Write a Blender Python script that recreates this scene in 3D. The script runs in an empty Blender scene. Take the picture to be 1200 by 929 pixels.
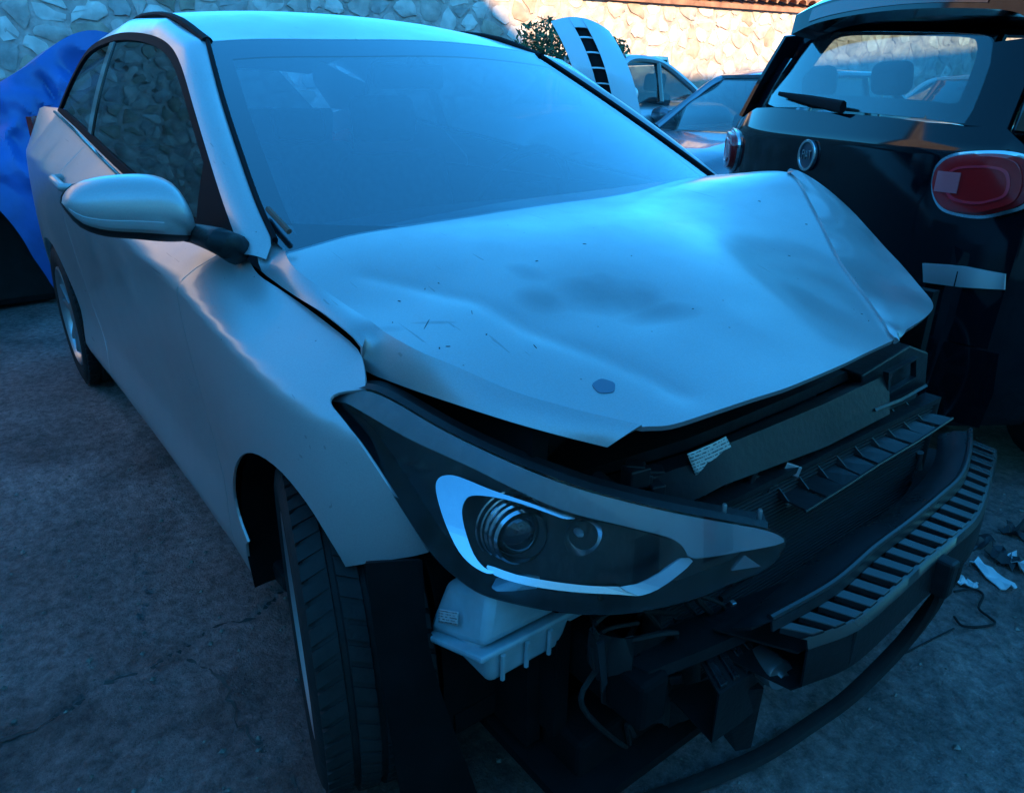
import bpy, bmesh, math, random
import numpy as np
from mathutils import Vector, Matrix
from mathutils.geometry import delaunay_2d_cdt
random.seed(7); RNG = np.random.RandomState(7)
SC = bpy.context.scene
COL = SC.collection

# ------------------------------------------------------------------ camera
CAM = np.array([1.119, -1.215, 1.229]); YAW, PIT, ROL = (math.radians(a) for a in (142.3, -22.32, .43)); FPX = 862.5
_f = np.array([math.cos(PIT)*math.cos(YAW), math.cos(PIT)*math.sin(YAW), math.sin(PIT)])
_r = np.cross(_f, [0, 0, 1]); _r /= np.linalg.norm(_r); _u = np.cross(_r, _f)
RGT = math.cos(ROL)*_r + math.sin(ROL)*_u; UPV = -math.sin(ROL)*_r + math.cos(ROL)*_u
cd = bpy.data.cameras.new('camera'); cam = bpy.data.objects.new('camera', cd); COL.objects.link(cam)
cam.matrix_world = Matrix([[RGT[i], UPV[i], -_f[i], CAM[i]] for i in range(3)] + [[0, 0, 0, 1]])
cd.sensor_width = 36; cd.lens = 36*FPX/1200; cd.clip_start = .02; cd.clip_end = 400
SC.camera = cam

# ------------------------------------------------------------------ world, sun, exposure
SUN_EL = math.radians(21); SUN_DIR = np.array([-.90, .436])         # travel direction of the sunlight in plan
w = bpy.data.worlds.new('World'); SC.world = w; w.use_nodes = True
nt = w.node_tree; bg = nt.nodes['Background']
sky = nt.nodes.new('ShaderNodeTexSky'); sky.sky_type = 'NISHITA'; sky.sun_disc = False
sky.sun_elevation = SUN_EL; sky.sun_rotation = math.atan2(-SUN_DIR[0], -SUN_DIR[1])
sky.air_density = 1.0; sky.dust_density = 0.1; sky.ozone_density = 6.0
tint = nt.nodes.new('ShaderNodeMix'); tint.data_type = 'RGBA'; tint.blend_type = 'MULTIPLY'; tint.inputs[0].default_value = 1
tint.inputs[7].default_value = (.19, .87, .98, 1)                     # cold white balance of the photograph
nt.links.new(sky.outputs[0], tint.inputs[6]); nt.links.new(tint.outputs[2], bg.inputs[0]); bg.inputs[1].default_value = .15
sd = bpy.data.lights.new('sun', 'SUN'); sd.energy = 2.3; sd.angle = math.radians(.5); sd.color = (1, .76, .38)
sun = bpy.data.objects.new('sun', sd); COL.objects.link(sun)
_sd = Vector((SUN_DIR[0]*math.cos(SUN_EL), SUN_DIR[1]*math.cos(SUN_EL), -math.sin(SUN_EL)))
sun.rotation_euler = _sd.to_track_quat('-Z', 'Y').to_euler(); sun.location = (10, -6, 9)
SC.view_settings.view_transform = 'Standard'; SC.view_settings.look = 'None'
SC.view_settings.gamma = 1; SC.view_settings.use_curve_mapping = False
SC.view_settings.exposure = 2.45
SC.render.engine = 'CYCLES'
SC.cycles.use_denoising = True
SC.cycles.max_bounces = 10; SC.cycles.transparent_max_bounces = 16
SC.cycles.caustics_reflective = False; SC.cycles.caustics_refractive = False

# ------------------------------------------------------------------ pixel ray -> point at a known plane
def ray(u, v): return _f + RGT*((u-600)/FPX) - UPV*((v-464.5)/FPX)
def U(u, v, ax, val):
    d = ray(u, v); return CAM + d*((val-CAM[ax])/d[ax])
def UX(u, v, x): return U(u, v, 0, x)
def UY(u, v, y): return U(u, v, 1, y)
def UZ(u, v, z): return U(u, v, 2, z)
def nrm(a):
    a = np.asarray(a, float); return a/(np.linalg.norm(a)+1e-12)
def cr(pts, n=6, closed=False):
    p = [np.asarray(q, float) for q in pts]; out = []; N = len(p)
    for i in range(N if closed else N-1):
        if closed: a, b, c, d = p[i-1], p[i], p[(i+1) % N], p[(i+2) % N]
        else: a, b, c, d = p[max(i-1, 0)], p[i], p[i+1], p[min(i+2, N-1)]
        if not closed and i == 0: a = 2*b-c
        if not closed and i == N-2: d = 2*c-b
        for k in range(n):
            t = k/n
            out.append(.5*((2*b)+(c-a)*t+(2*a-5*b+4*c-d)*t*t+(3*b-a-3*c+d)*t**3))
    if not closed: out.append(p[-1])
    return out
def resample(pts, n):
    p = np.array(pts); s = np.r_[0, np.cumsum(np.linalg.norm(np.diff(p, axis=0), axis=1))]
    t = np.linspace(0, s[-1], n)
    return np.stack([np.interp(t, s, p[:, k]) for k in range(p.shape[1])], 1)
def tps(pts, reg=1e-4):
    pts = np.array(pts, float); X = pts[:, :2]; z = pts[:, 2]; n = len(X)
    def K(r2): return np.where(r2 > 1e-12, .5*r2*np.log(np.maximum(r2, 1e-12)), 0)
    A = np.zeros((n+3, n+3)); A[:n, :n] = K(((X[:, None]-X[None])**2).sum(-1))+reg*np.eye(n)
    A[:n, n] = 1; A[:n, n+1:] = X; A[n, :n] = 1; A[n+1:, :n] = X.T
    wts = np.linalg.solve(A, np.r_[z, 0, 0, 0])
    def f(a, b):
        r2 = (X[:, 0]-a)**2+(X[:, 1]-b)**2
        return float(K(r2)@wts[:n]+wts[n]+wts[n+1]*a+wts[n+2]*b)
    return f

# ------------------------------------------------------------------ materials
MATS = {}
def mat(name, col=(.5, .5, .5), rough=.5, metal=0, coat=0, var=0, vscale=8, bump=0, bscale=40, dust=0, dcol=(.30, .28, .25), trans=0, spec=.5, col2=None, rvar=0, croughness=.06):
    if name in MATS: return MATS[name]
    m = bpy.data.materials.new(name); m.use_nodes = True; MATS[name] = m
    n = m.node_tree.nodes; L = m.node_tree.links; b = n['Principled BSDF']
    b.inputs['Base Color'].default_value = (*col, 1); b.inputs['Roughness'].default_value = rough
    b.inputs['Metallic'].default_value = metal; b.inputs['Specular IOR Level'].default_value = spec
    b.inputs['Coat Weight'].default_value = coat; b.inputs['Coat Roughness'].default_value = croughness
    if trans: b.inputs['Transmission Weight'].default_value = trans
    tc = n.new('ShaderNodeTexCoord')
    src = None
    if var or col2:
        no = n.new('ShaderNodeTexNoise'); no.inputs['Scale'].default_value = vscale; no.inputs['Detail'].default_value = 6
        L.new(tc.outputs['Object'], no.inputs['Vector'])
        rp = n.new('ShaderNodeValToRGB'); c2 = col2 or tuple(c*(1+var) for c in col)
        rp.color_ramp.elements[0].position = .32; rp.color_ramp.elements[1].position = .68
        rp.color_ramp.elements[0].color = (*[c*(1-var) for c in col], 1); rp.color_ramp.elements[1].color = (*c2, 1)
        L.new(no.outputs['Fac'], rp.inputs[0]); L.new(rp.outputs[0], b.inputs['Base Color']); src = rp.outputs[0]
    if rvar:
        n3 = n.new('ShaderNodeTexNoise'); n3.inputs['Scale'].default_value = 5; n3.inputs['Detail'].default_value = 7; n3.inputs['Roughness'].default_value = .65
        L.new(tc.outputs['Object'], n3.inputs['Vector'])
        mr = n.new('ShaderNodeMapRange'); mr.inputs[1].default_value = .35; mr.inputs[2].default_value = .7
        mr.inputs[3].default_value = rough; mr.inputs[4].default_value = rough+rvar
        L.new(n3.outputs['Fac'], mr.inputs[0]); L.new(mr.outputs[0], b.inputs['Roughness'])
    if bump:
        nb = n.new('ShaderNodeTexNoise'); nb.inputs['Scale'].default_value = bscale; nb.inputs['Detail'].default_value = 8
        L.new(tc.outputs['Object'], nb.inputs['Vector'])
        bp = n.new('ShaderNodeBump'); bp.inputs['Strength'].default_value = bump; bp.inputs['Distance'].default_value = .01
        L.new(nb.outputs['Fac'], bp.inputs['Height']); L.new(bp.outputs[0], b.inputs['Normal'])
    if dust:
        d = n.new('ShaderNodeBsdfDiffuse'); d.inputs[0].default_value = (*dcol, 1)
        n2 = n.new('ShaderNodeTexNoise'); n2.inputs['Scale'].default_value = 3.2; n2.inputs['Detail'].default_value = 9; n2.inputs['Roughness'].default_value = .7
        L.new(tc.outputs['Object'], n2.inputs['Vector'])
        mr = n.new('ShaderNodeMapRange'); mr.inputs[1].default_value = .35; mr.inputs[2].default_value = .75; mr.inputs[3].default_value = dust*.25; mr.inputs[4].default_value = dust
        L.new(n2.outputs['Fac'], mr.inputs[0])
        mx = n.new('ShaderNodeMixShader'); L.new(mr.outputs[0], mx.inputs[0]); L.new(b.outputs[0], mx.inputs[1]); L.new(d.outputs[0], mx.inputs[2])
        L.new(mx.outputs[0], n['Material Output'].inputs[0])
    return m
def glass(name, tint=(.6, .7, .7), ior=1.55, dust=.03, dcol=(.4, .4, .4), rough=0.0, refl=1.0):
    if name in MATS: return MATS[name]
    m = bpy.data.materials.new(name); m.use_nodes = True; MATS[name] = m
    n = m.node_tree.nodes; L = m.node_tree.links; n.remove(n['Principled BSDF'])
    t = n.new('ShaderNodeBsdfTransparent'); t.inputs[0].default_value = (*tint, 1)
    g = n.new('ShaderNodeBsdfGlossy'); g.inputs['Roughness'].default_value = rough; g.inputs[0].default_value = (refl, refl, refl, 1)
    fr = n.new('ShaderNodeFresnel'); ge = n.new('ShaderNodeNewGeometry'); mi = n.new('ShaderNodeMix'); mi.data_type = 'FLOAT'   # same reflectance on both faces of a thin pane
    mi.inputs[2].default_value = ior; mi.inputs[3].default_value = 1/ior; L.new(ge.outputs['Backfacing'], mi.inputs[0]); L.new(mi.outputs[0], fr.inputs[0])
    mx = n.new('ShaderNodeMixShader'); L.new(fr.outputs[0], mx.inputs[0]); L.new(t.outputs[0], mx.inputs[1]); L.new(g.outputs[0], mx.inputs[2])
    d = n.new('ShaderNodeBsdfDiffuse'); d.inputs[0].default_value = (*dcol, 1)
    tc = n.new('ShaderNodeTexCoord'); n2 = n.new('ShaderNodeTexNoise'); n2.inputs['Scale'].default_value = 2.5; n2.inputs['Detail'].default_value = 8
    L.new(tc.outputs['Object'], n2.inputs['Vector'])
    mr = n.new('ShaderNodeMapRange'); mr.inputs[1].default_value = .3; mr.inputs[2].default_value = .75; mr.inputs[3].default_value = dust*.4; mr.inputs[4].default_value = dust
    L.new(n2.outputs['Fac'], mr.inputs[0])
    m2 = n.new('ShaderNodeMixShader'); L.new(mr.outputs[0], m2.inputs[0]); L.new(mx.outputs[0], m2.inputs[1]); L.new(d.outputs[0], m2.inputs[2])
    L.new(m2.outputs[0], n['Material Output'].inputs[0])
    return m
def paint(name, dark_patches=(), metal=.50, dust=.26, base=.42):
    """dusty silver metallic paint; smudges: (x, y, rx, ry, angle, strength) darker patches in object space"""
    m = mat(name, (base, base, base), .30, metal, coat=.55, rvar=.16, dust=dust, dcol=(.45, .34, .325), croughness=.14)
    n = m.node_tree.nodes; L = m.node_tree.links; tc = n['Texture Coordinate']; b = n['Principled BSDF']; out = n['Material Output']
    last = out.inputs[0].links[0].from_socket
    def noi(sc, det=6, ro=.6):
        q = n.new('ShaderNodeTexNoise'); q.inputs['Scale'].default_value = sc; q.inputs['Detail'].default_value = det; q.inputs['Roughness'].default_value = ro; L.new(tc.outputs['Object'], q.inputs['Vector']); return q.outputs['Fac']
    def mth(op, a, c, cl=False):
        q = n.new('ShaderNodeMath'); q.operation = op; q.use_clamp = cl
        for i, x in enumerate((a, c)):
            if isinstance(x, (int, float)): q.inputs[i].default_value = x
            else: L.new(x, q.inputs[i])
        return q.outputs[0]
    # flake sparkle in the base colour
    fl = n.new('ShaderNodeMapRange'); fl.inputs[1].default_value = .3; fl.inputs[2].default_value = .7; fl.inputs[3].default_value = base*.93; fl.inputs[4].default_value = base*1.06; L.new(noi(420, 2), fl.inputs[0])
    cb = n.new('ShaderNodeCombineColor'); [L.new(fl.outputs[0], cb.inputs[i]) for i in range(3)]; L.new(cb.outputs[0], b.inputs['Base Color'])
    # fine dirt specks
    vo = n.new('ShaderNodeTexVoronoi'); vo.inputs['Scale'].default_value = 34; L.new(tc.outputs['Object'], vo.inputs['Vector'])
    sp = mth('LESS_THAN', vo.outputs['Distance'], .055); rnd = n.new('ShaderNodeSeparateColor'); L.new(vo.outputs['Color'], rnd.inputs[0]); sp = mth('MULTIPLY', sp, mth('GREATER_THAN', rnd.outputs[0], .72)); sp = mth('MULTIPLY', sp, .55)
    # scratches
    mp = n.new('ShaderNodeMapping'); mp.inputs['Rotation'].default_value = (.3, .5, .7); mp.inputs['Scale'].default_value = (3, 160, 40); L.new(tc.outputs['Object'], mp.inputs[0])
    sn = n.new('ShaderNodeTexNoise'); sn.inputs['Scale'].default_value = 1; sn.inputs['Detail'].default_value = 2; L.new(mp.outputs[0], sn.inputs['Vector'])
    scr = mth('MULTIPLY', mth('GREATER_THAN', sn.outputs['Fac'], .70), mth('MULTIPLY', mth('GREATER_THAN', noi(2.2, 3), .56), .30))
    f = mth('MAXIMUM', sp, scr)
    if dark_patches:
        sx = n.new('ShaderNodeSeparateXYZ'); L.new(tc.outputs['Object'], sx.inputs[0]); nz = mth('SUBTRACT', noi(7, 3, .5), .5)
        for (x, y, rx, ry, an, st) in dark_patches:
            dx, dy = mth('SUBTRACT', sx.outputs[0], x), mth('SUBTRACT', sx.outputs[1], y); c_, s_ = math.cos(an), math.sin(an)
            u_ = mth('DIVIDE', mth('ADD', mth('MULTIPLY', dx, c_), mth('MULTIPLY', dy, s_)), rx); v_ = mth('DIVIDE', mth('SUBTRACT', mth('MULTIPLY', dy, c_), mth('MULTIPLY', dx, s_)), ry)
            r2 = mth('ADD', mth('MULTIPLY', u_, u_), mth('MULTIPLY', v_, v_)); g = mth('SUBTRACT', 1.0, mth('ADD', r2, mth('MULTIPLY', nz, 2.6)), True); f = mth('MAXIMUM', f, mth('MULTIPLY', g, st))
    d = n.new('ShaderNodeBsdfDiffuse'); d.inputs[0].default_value = (.055, .058, .062, 1)
    mx = n.new('ShaderNodeMixShader'); L.new(f, mx.inputs[0]); L.new(last, mx.inputs[1]); L.new(d.outputs[0], mx.inputs[2]); L.new(mx.outputs[0], out.inputs[0])
    return m
SILVER = paint('silver_paint')
BLACKP = mat('black_plastic', (.008, .008, .009), .5, spec=.3, var=.4, vscale=14, bump=.12, bscale=90, dust=.05, dcol=(.12, .11, .10))
GLOSSB = mat('gloss_black', (.008, .008, .01), .12, coat=.5, dust=.04)
RUBBER = mat('rubber', (.012, .012, .013), .75, var=.3, vscale=20, bump=.3, bscale=60, dust=.16, dcol=(.10, .085, .07), spec=.25)
TRIM = mat('trim_rubber', (.008, .008, .010), .8, dust=.01, spec=.1)
CHROME = mat('chrome', (.55, .56, .58), .12, 1, rvar=.18, bump=.05, bscale=14)
ALU = mat('alloy_metal', (.42, .43, .45), .32, .9, dust=.25, dcol=(.16, .14, .12))
DARK = mat('dark_fabric', (.02, .021, .024), .85, var=.3, vscale=30)
GREYF = mat('grey_fabric', (.10, .105, .115), .9, var=.2, vscale=40)
WGLASS = glass('windscreen_glass', (.62, .74, .80), 2.35, .003)
SGLASS = glass('side_glass', (.42, .48, .48), 1.36, .012, refl=.6)
CLEAR = glass('clear_lens', (.90, .92, .94), 1.27, .004)

# ------------------------------------------------------------------ mesh helpers
def link(o, parent):
    COL.objects.link(o)
    if parent is not None: o.parent = parent
    return o
def mk(name, verts, faces, m, parent=None, smooth=True, sharp=35, bevel=0, loopn=None):
    me = bpy.data.meshes.new(name); me.from_pydata([tuple(map(float, v)) for v in verts], [], [tuple(f) for f in faces]); me.materials.append(m)
    if smooth:
        me.polygons.foreach_set('use_smooth', [True]*len(me.polygons))
        if loopn is None and sharp: me.set_sharp_from_angle(angle=math.radians(sharp))
    me.update()
    if loopn is not None: me.normals_split_custom_set([tuple(map(float, q)) for q in loopn])
    o = link(bpy.data.objects.new(name, me), parent)
    if bevel:
        b = o.modifiers.new('b', 'BEVEL'); b.width = bevel; b.segments = 2; b.limit_method = 'ANGLE'; b.angle_limit = math.radians(40)
    return o
def empty(name, loc=(0, 0, 0), rz=0, label=None, cat=None, group=None):
    o = bpy.data.objects.new(name, None); COL.objects.link(o); o.location = loc; o.rotation_euler = (0, 0, rz); o.empty_display_size = .1
    return tag(o, label, cat, group)
def tag(o, label=None, cat=None, group=None, kind=None):
    if label: o['label'] = label
    if cat: o['category'] = cat
    if group: o['group'] = group
    if kind: o['kind'] = kind
    return o
class MB:
    """collects shapes into one mesh"""
    def __init__(s): s.v = []; s.f = []
    def add(s, v, f):
        k = len(s.v); s.v += [np.asarray(q, float) for q in v]; s.f += [tuple(i+k for i in q) for q in f]; return s
    def box(s, c, size, R=None):
        c = np.array(c, float); h = np.array(size)/2
        p = [np.array((x, y, z))*h for x in (-1, 1) for y in (-1, 1) for z in (-1, 1)]
        if R is not None: p = [np.array(R)@q for q in p]
        return s.add([c+q for q in p], [(0, 1, 3, 2), (4, 6, 7, 5), (0, 4, 5, 1), (2, 3, 7, 6), (0, 2, 6, 4), (1, 5, 7, 3)])
    def hexa(s, p8):   # bottom four then top four, same order
        return s.add(p8, [(3, 2, 1, 0), (4, 5, 6, 7), (0, 1, 5, 4), (1, 2, 6, 5), (2, 3, 7, 6), (3, 0, 4, 7)])
    def tube(s, path, r, n=8, cap=True, flat=None):
        p = [np.asarray(q, float) for q in path]; N = len(p); rr = [r]*N if np.isscalar(r) else r
        rings = []; up = np.array([0, 0, 1.])
        for i in range(N):
            t = nrm(p[min(i+1, N-1)]-p[max(i-1, 0)])
            if abs(t@up) > .98: up = np.array([1., 0, 0])
            a = nrm(np.cross(t, up)); b = np.cross(a, t); fa = flat or 1
            rings.append([p[i]+rr[i]*(math.cos(2*math.pi*k/n)*a*fa+math.sin(2*math.pi*k/n)*b) for k in range(n)])
        return s.rings(rings, cap)
    def rings(s, rings, cap=True, closed=False):
        n = len(rings[0]); v = [q for r in rings for q in r]; f = []
        m = len(rings)
        for i in range(m if closed else m-1):
            for k in range(n): f.append((i*n+k, i*n+(k+1) % n, ((i+1) % m)*n+(k+1) % n, ((i+1) % m)*n+k))
        if cap and not closed: f.append(tuple(range(n))[::-1]); f.append(tuple((m-1)*n+k for k in range(n)))
        return s.add(v, f)
    def lathe(s, c, axis, prof, n=32, cap=False):
        ax = nrm(axis); a = nrm(np.cross(ax, [0, 0, 1] if abs(ax[2]) < .9 else [1, 0, 0])); b = np.cross(ax, a); c = np.array(c, float)
        return s.rings([[c+ax*h+r*(math.cos(2*math.pi*k/n)*a+math.sin(2*math.pi*k/n)*b) for k in range(n)] for r, h in prof], cap)
    def grid(s, rows):
        n = len(rows[0]); v = [q for r in rows for q in r]
        return s.add(v, [(i*n+k, i*n+k+1, (i+1)*n+k+1, (i+1)*n+k) for i in range(len(rows)-1) for k in range(n-1)])
    def sheet(s, rows, off):      # closed thick sheet: rows offset by vector field or constant vector
        rows = [[np.asarray(q, float) for q in r] for r in rows]; n = len(rows[0]); m = len(rows)
        if np.ndim(off) == 0:
            N = gridn(rows); lo = [[rows[i][k]-N[i][k]*off for k in range(n)] for i in range(m)]
        else: lo = [[q+np.array(off) for q in r] for r in rows]
        v = [q for r in rows for q in r]+[q for r in lo for q in r]; h = n*m
        f = [(i*n+k, i*n+k+1, (i+1)*n+k+1, (i+1)*n+k) for i in range(m-1) for k in range(n-1)]
        f += [tuple(h+j for j in q[::-1]) for q in f]
        bd = [k for k in range(n)]+[i*n+n-1 for i in range(1, m)]+[(m-1)*n+k for k in range(n-2, -1, -1)]+[i*n for i in range(m-2, 0, -1)]
        for i in range(len(bd)):
            a, b = bd[i], bd[(i+1) % len(bd)]; f.append((b, a, h+a, h+b))
        return s.add(v, f)
    def mirror(s):
        k = len(s.v); s.v += [np.array((q[0], -q[1], q[2])) for q in s.v]; s.f += [tuple(i+k for i in q[::-1]) for q in list(s.f)]; return s
    def build(s, name, m, parent=None, smooth=True, sharp=35, bevel=0): return mk(name, s.v, s.f, m, parent, smooth, sharp, bevel)
def gridn(rows):
    a = np.array(rows); du = np.gradient(a, axis=0) if a.shape[0] > 1 else np.zeros_like(a); dv = np.gradient(a, axis=1)
    n = np.cross(dv, du); return n/(np.linalg.norm(n, axis=2, keepdims=True)+1e-12)
def rbox(c, size, R=None): return MB().box(c, size, R)

class Patch:
    def __init__(s, O, ex, ey, h):
        s.O = np.array(O, float); s.ex = nrm(ex); s.n = nrm(np.cross(ex, ey)); s.ey = np.cross(s.n, s.ex); s.h = h
    def pos(s, a, b, d=0): return s.O+s.ex*a+s.ey*b+s.n*(s.h(a, b)+d)
    def nor(s, a, b):
        e = 2e-3; return nrm(s.n-s.ex*(s.h(a+e, b)-s.h(a-e, b))/(2*e)-s.ey*(s.h(a, b+e)-s.h(a, b-e))/(2*e))
    def hit(s, u, v, d=0):
        r = ray(u, v)
        def g(t):
            q = CAM+r*t-s.O; return q@s.n-s.h(q@s.ex, q@s.ey)-d
        t0 = ((s.O-CAM)@s.n)/(r@s.n) if abs(r@s.n) > .02 else 1.5
        t0 = min(max(t0, .4), 8); t1 = t0*1.02; a, b = g(t0), g(t1)
        for _ in range(60):
            if abs(b-a) < 1e-12: break
            t2 = t1-b*(t1-t0)/(b-a); t2 = min(max(t2, t1*.7), t1*1.35)
            t0, a, t1 = t1, b, t2; b = g(t1)
            if abs(b) < 1e-6: break
        q = CAM+r*t1-s.O; return np.array([q@s.ex, q@s.ey])
    def P(s, u, v, d=0):
        a = s.hit(u, v, d); return s.pos(a[0], a[1], d)
    def outline(s, px, n=5, closed=True, d=0, smooth=True):
        return [s.hit(*q, d) for q in (cr(px, n, closed) if smooth else px)]
def inside(pt, poly):
    x, y = pt; c = False; j = len(poly)-1
    for i in range(len(poly)):
        xi, yi = poly[i]; xj, yj = poly[j]
        if (yi > y) != (yj > y) and x < (xj-xi)*(y-yi)/(yj-yi)+xi: c = not c
        j = i
    return c
def segd(p, poly):
    A = poly; B = np.roll(poly, -1, axis=0); d = B-A; t = np.clip(((p-A)*d).sum(1)/((d*d).sum(1)+1e-12), 0, 1)
    return np.linalg.norm(p-(A+d*t[:, None]), axis=1).min()
def panel_data(pt, outl, step, holes=(), thick=.006, d=0):
    loops = [np.array(outl, float)]+[np.array(h, float) for h in holes]
    loops = [l[np.r_[True, np.linalg.norm(np.diff(l, axis=0), axis=1) > 1e-5]] for l in loops]
    V = []; E = []
    for l in loops:
        dense = []
        for i in range(len(l)):
            p, q = l[i], l[(i+1) % len(l)]; k = max(1, int(np.linalg.norm(q-p)/step))
            dense += [p+(q-p)*j/k for j in range(k)]
        k0 = len(V); V += dense; E += [(k0+i, k0+(i+1) % len(dense)) for i in range(len(dense))]
    lo = loops[0].min(0); hi = loops[0].max(0)
    for x in np.arange(lo[0]+step*.37, hi[0], step):
        for j, y in enumerate(np.arange(lo[1]+step*.41, hi[1], step)):
            p = np.array((x+(step/2 if j % 2 else 0), y))
            if inside(p, loops[0]) and not any(inside(p, h) for h in loops[1:]) and min(segd(p, l) for l in loops) > step*.45: V.append(p)
    r = delaunay_2d_cdt([Vector((float(p[0]), float(p[1]))) for p in V], E, [], 0, 1e-6)
    v2 = [np.array(q) for q in r[0]]; tris = []
    for t in r[2]:
        c = sum(v2[i] for i in t)/len(t)
        if inside(c, loops[0]) and not any(inside(c, h) for h in loops[1:]):
            a, b, e = (v2[i] for i in t[:3])
            if (b[0]-a[0])*(e[1]-a[1])-(b[1]-a[1])*(e[0]-a[0]) < 0: t = t[::-1]
            tris.append(tuple(t))
    pos = [pt.pos(p[0], p[1], d) for p in v2]; nn = [pt.nor(p[0], p[1]) for p in v2]; N = len(v2)
    verts = pos+[p-n*thick for p, n in zip(pos, nn)]; faces = list(tris); ln = [nn[i] for t in tris for i in t]
    for t in tris:
        q = tuple(i+N for i in t[::-1]); faces.append(q); ln += [-nn[i-N] for i in q]
    cnt = {}
    for t in tris:
        for i in range(3):
            e = (t[i], t[(i+1) % 3]); cnt[e] = 1
    for (a, b) in list(cnt):
        if (b, a) not in cnt:
            out = nrm(np.cross(pos[b]-pos[a], nn[a])); faces.append((b, a, a+N, b+N))
            ln += [nrm(out+.7*nn[b]), nrm(out+.7*nn[a]), out, out]
    return verts, faces, ln
def panel(name, pt, outl, step, m, parent, holes=(), thick=.006, d=0, mirror=False):
    v, f, ln = panel_data(pt, outl, step, holes, thick, d)
    o = mk(name, v, f, m, parent, loopn=ln); res = [o]
    if mirror:
        v2 = [np.array((q[0], -q[1], q[2])) for q in v]; f2 = []; l2 = []; k = 0
        for q in f:
            f2.append(tuple(q[::-1])); seg = ln[k:k+len(q)]; k += len(q); l2 += [np.array((s[0], -s[1], s[2])) for s in seg[::-1]]
        res.append(mk(name, v2, f2, m, parent, loopn=l2))
    return res
def strip(a, b, n=None, bulge=0, m=5, nv=None):
    """rows between two 3D curves"""
    n = n or max(len(a), len(b)); A = resample(a, n); B = resample(b, n); rows = []
    for i in range(m):
        t = i/(m-1); r = A*(1-t)+B*t
        if bulge:
            tan = np.gradient((A+B)/2, axis=0); nn = np.cross(B-A, tan); nn /= np.linalg.norm(nn, axis=1, keepdims=True)+1e-12
            r = r+nn*bulge*4*t*(1-t)
        rows.append(list(r))
    return rows

# ================================================================== SETTING
def noise2(x, y, s=1.0, seed=0):
    from mathutils import noise as mn
    return mn.noise(Vector((x*s+seed*17.3, y*s-seed*9.1, seed*3.7)))
def ground_mat():
    m = bpy.data.materials.new('worn_concrete'); m.use_nodes = True
    n = m.node_tree.nodes; L = m.node_tree.links; b = n['Principled BSDF']
    tc = n.new('ShaderNodeTexCoord')
    def noi(s, det=8, ro=.6):
        q = n.new('ShaderNodeTexNoise'); q.inputs['Scale'].default_value = s; q.inputs['Detail'].default_value = det; q.inputs['Roughness'].default_value = ro
        L.new(tc.outputs['Object'], q.inputs['Vector']); return q.outputs['Fac']
    def ramp(src, p0, c0, p1, c1):
        r = n.new('ShaderNodeValToRGB'); e = r.color_ramp.elements; e[0].position = p0; e[0].color = (*c0, 1); e[1].position = p1; e[1].color = (*c1, 1)
        L.new(src, r.inputs[0]); return r.outputs[0]
    def mix(a, bb, f, mode='MIX'):
        q = n.new('ShaderNodeMix'); q.data_type = 'RGBA'; q.blend_type = mode
        L.new(a, q.inputs[6]); L.new(bb, q.inputs[7])
        if isinstance(f, float): q.inputs[0].default_value = f
        else: L.new(f, q.inputs[0])
        return q.outputs[2]
    big = ramp(noi(1.6, 10, .68), .38, (.18, .134, .126), .62, (.53, .39, .37))
    fine = ramp(noi(34, 12, .78), .38, (.40, .40, .40), .62, (1.15, 1.15, 1.15))
    spk = ramp(noi(190, 4, .6), .62, (1, 1, 1), .74, (1.9, 1.9, 1.85))
    c = mix(mix(big, fine, 1.0, 'MULTIPLY'), spk, 1.0, 'MULTIPLY')
    oil = ramp(noi(.8, 5, .5), .50, (1.1, 1.1, 1.1), .64, (.42, .40, .38))
    c = mix(c, oil, 1.0, 'MULTIPLY')
    L.new(c, b.inputs['Base Color'])
    rr = ramp(noi(6, 8), .35, (.55,)*3, .7, (.9,)*3); L.new(rr, b.inputs['Roughness'])
    bp = n.new('ShaderNodeBump'); bp.inputs['Strength'].default_value = .9; bp.inputs['Distance'].default_value = .028
    h = mix(ramp(noi(30, 12, .76), .34, (0,)*3, .66, (1,)*3), ramp(noi(140, 6, .6), .35, (0,)*3, .65, (1,)*3), .35)
    L.new(h, bp.inputs['Height']); L.new(bp.outputs[0], b.inputs['Normal'])
    return m
GMAT = ground_mat()
crack = [UZ(u, v, 0)[:2] for u, v in ((-60, 905), (0, 872), (60, 848), (125, 800), (185, 778), (250, 735), (300, 722), (330, 690))]
crack = np.array(cr(crack, 8)); crack[:, :2] += RNG.normal(0, .004, crack.shape)
crack2 = np.array(cr([UZ(u, v, 0)[:2] for u, v in ((150, 640), (175, 690), (170, 730), (215, 770), (260, 800), (285, 860), (340, 905), (350, 960))], 8)); crack2 += RNG.normal(0, .005, crack2.shape)
def gz(x, y):
    z = .012*noise2(x, y, 1.1)+.008*noise2(x, y, 4, 2)+.006*noise2(x, y, 13, 3)+.005*noise2(x, y, 26, 4)
    if -1.6 < x < .6 and -2.2 < y < -.6:
        dd = np.sqrt(((crack-np.array((x, y)))**2).sum(1)).min()
        dd = min(dd, np.sqrt(((crack2-np.array((x, y)))**2).sum(1)).min()*1.6)
        z -= .020*math.exp(-(dd/.0075)**2)*min(1, max(0, .75+1.2*noise2(x, y, 5, 31)))
        z += .006*math.exp(-(dd/.06)**2)*(noise2(x, y, 6, 8)+.3)
    return z
def axisv(lo, hi, fine, far):
    a = list(np.arange(lo, hi+1e-6, fine)); k = fine; q = hi
    while q < far: k *= 1.35; q += k; a.append(q)
    k = fine; q = lo
    while q > -far: k *= 1.35; q -= k; a.insert(0, q)
    return a
gx = axisv(-1.5, .95, .0105, 90); gy = axisv(-1.65, 1.2, .0105, 90)
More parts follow.
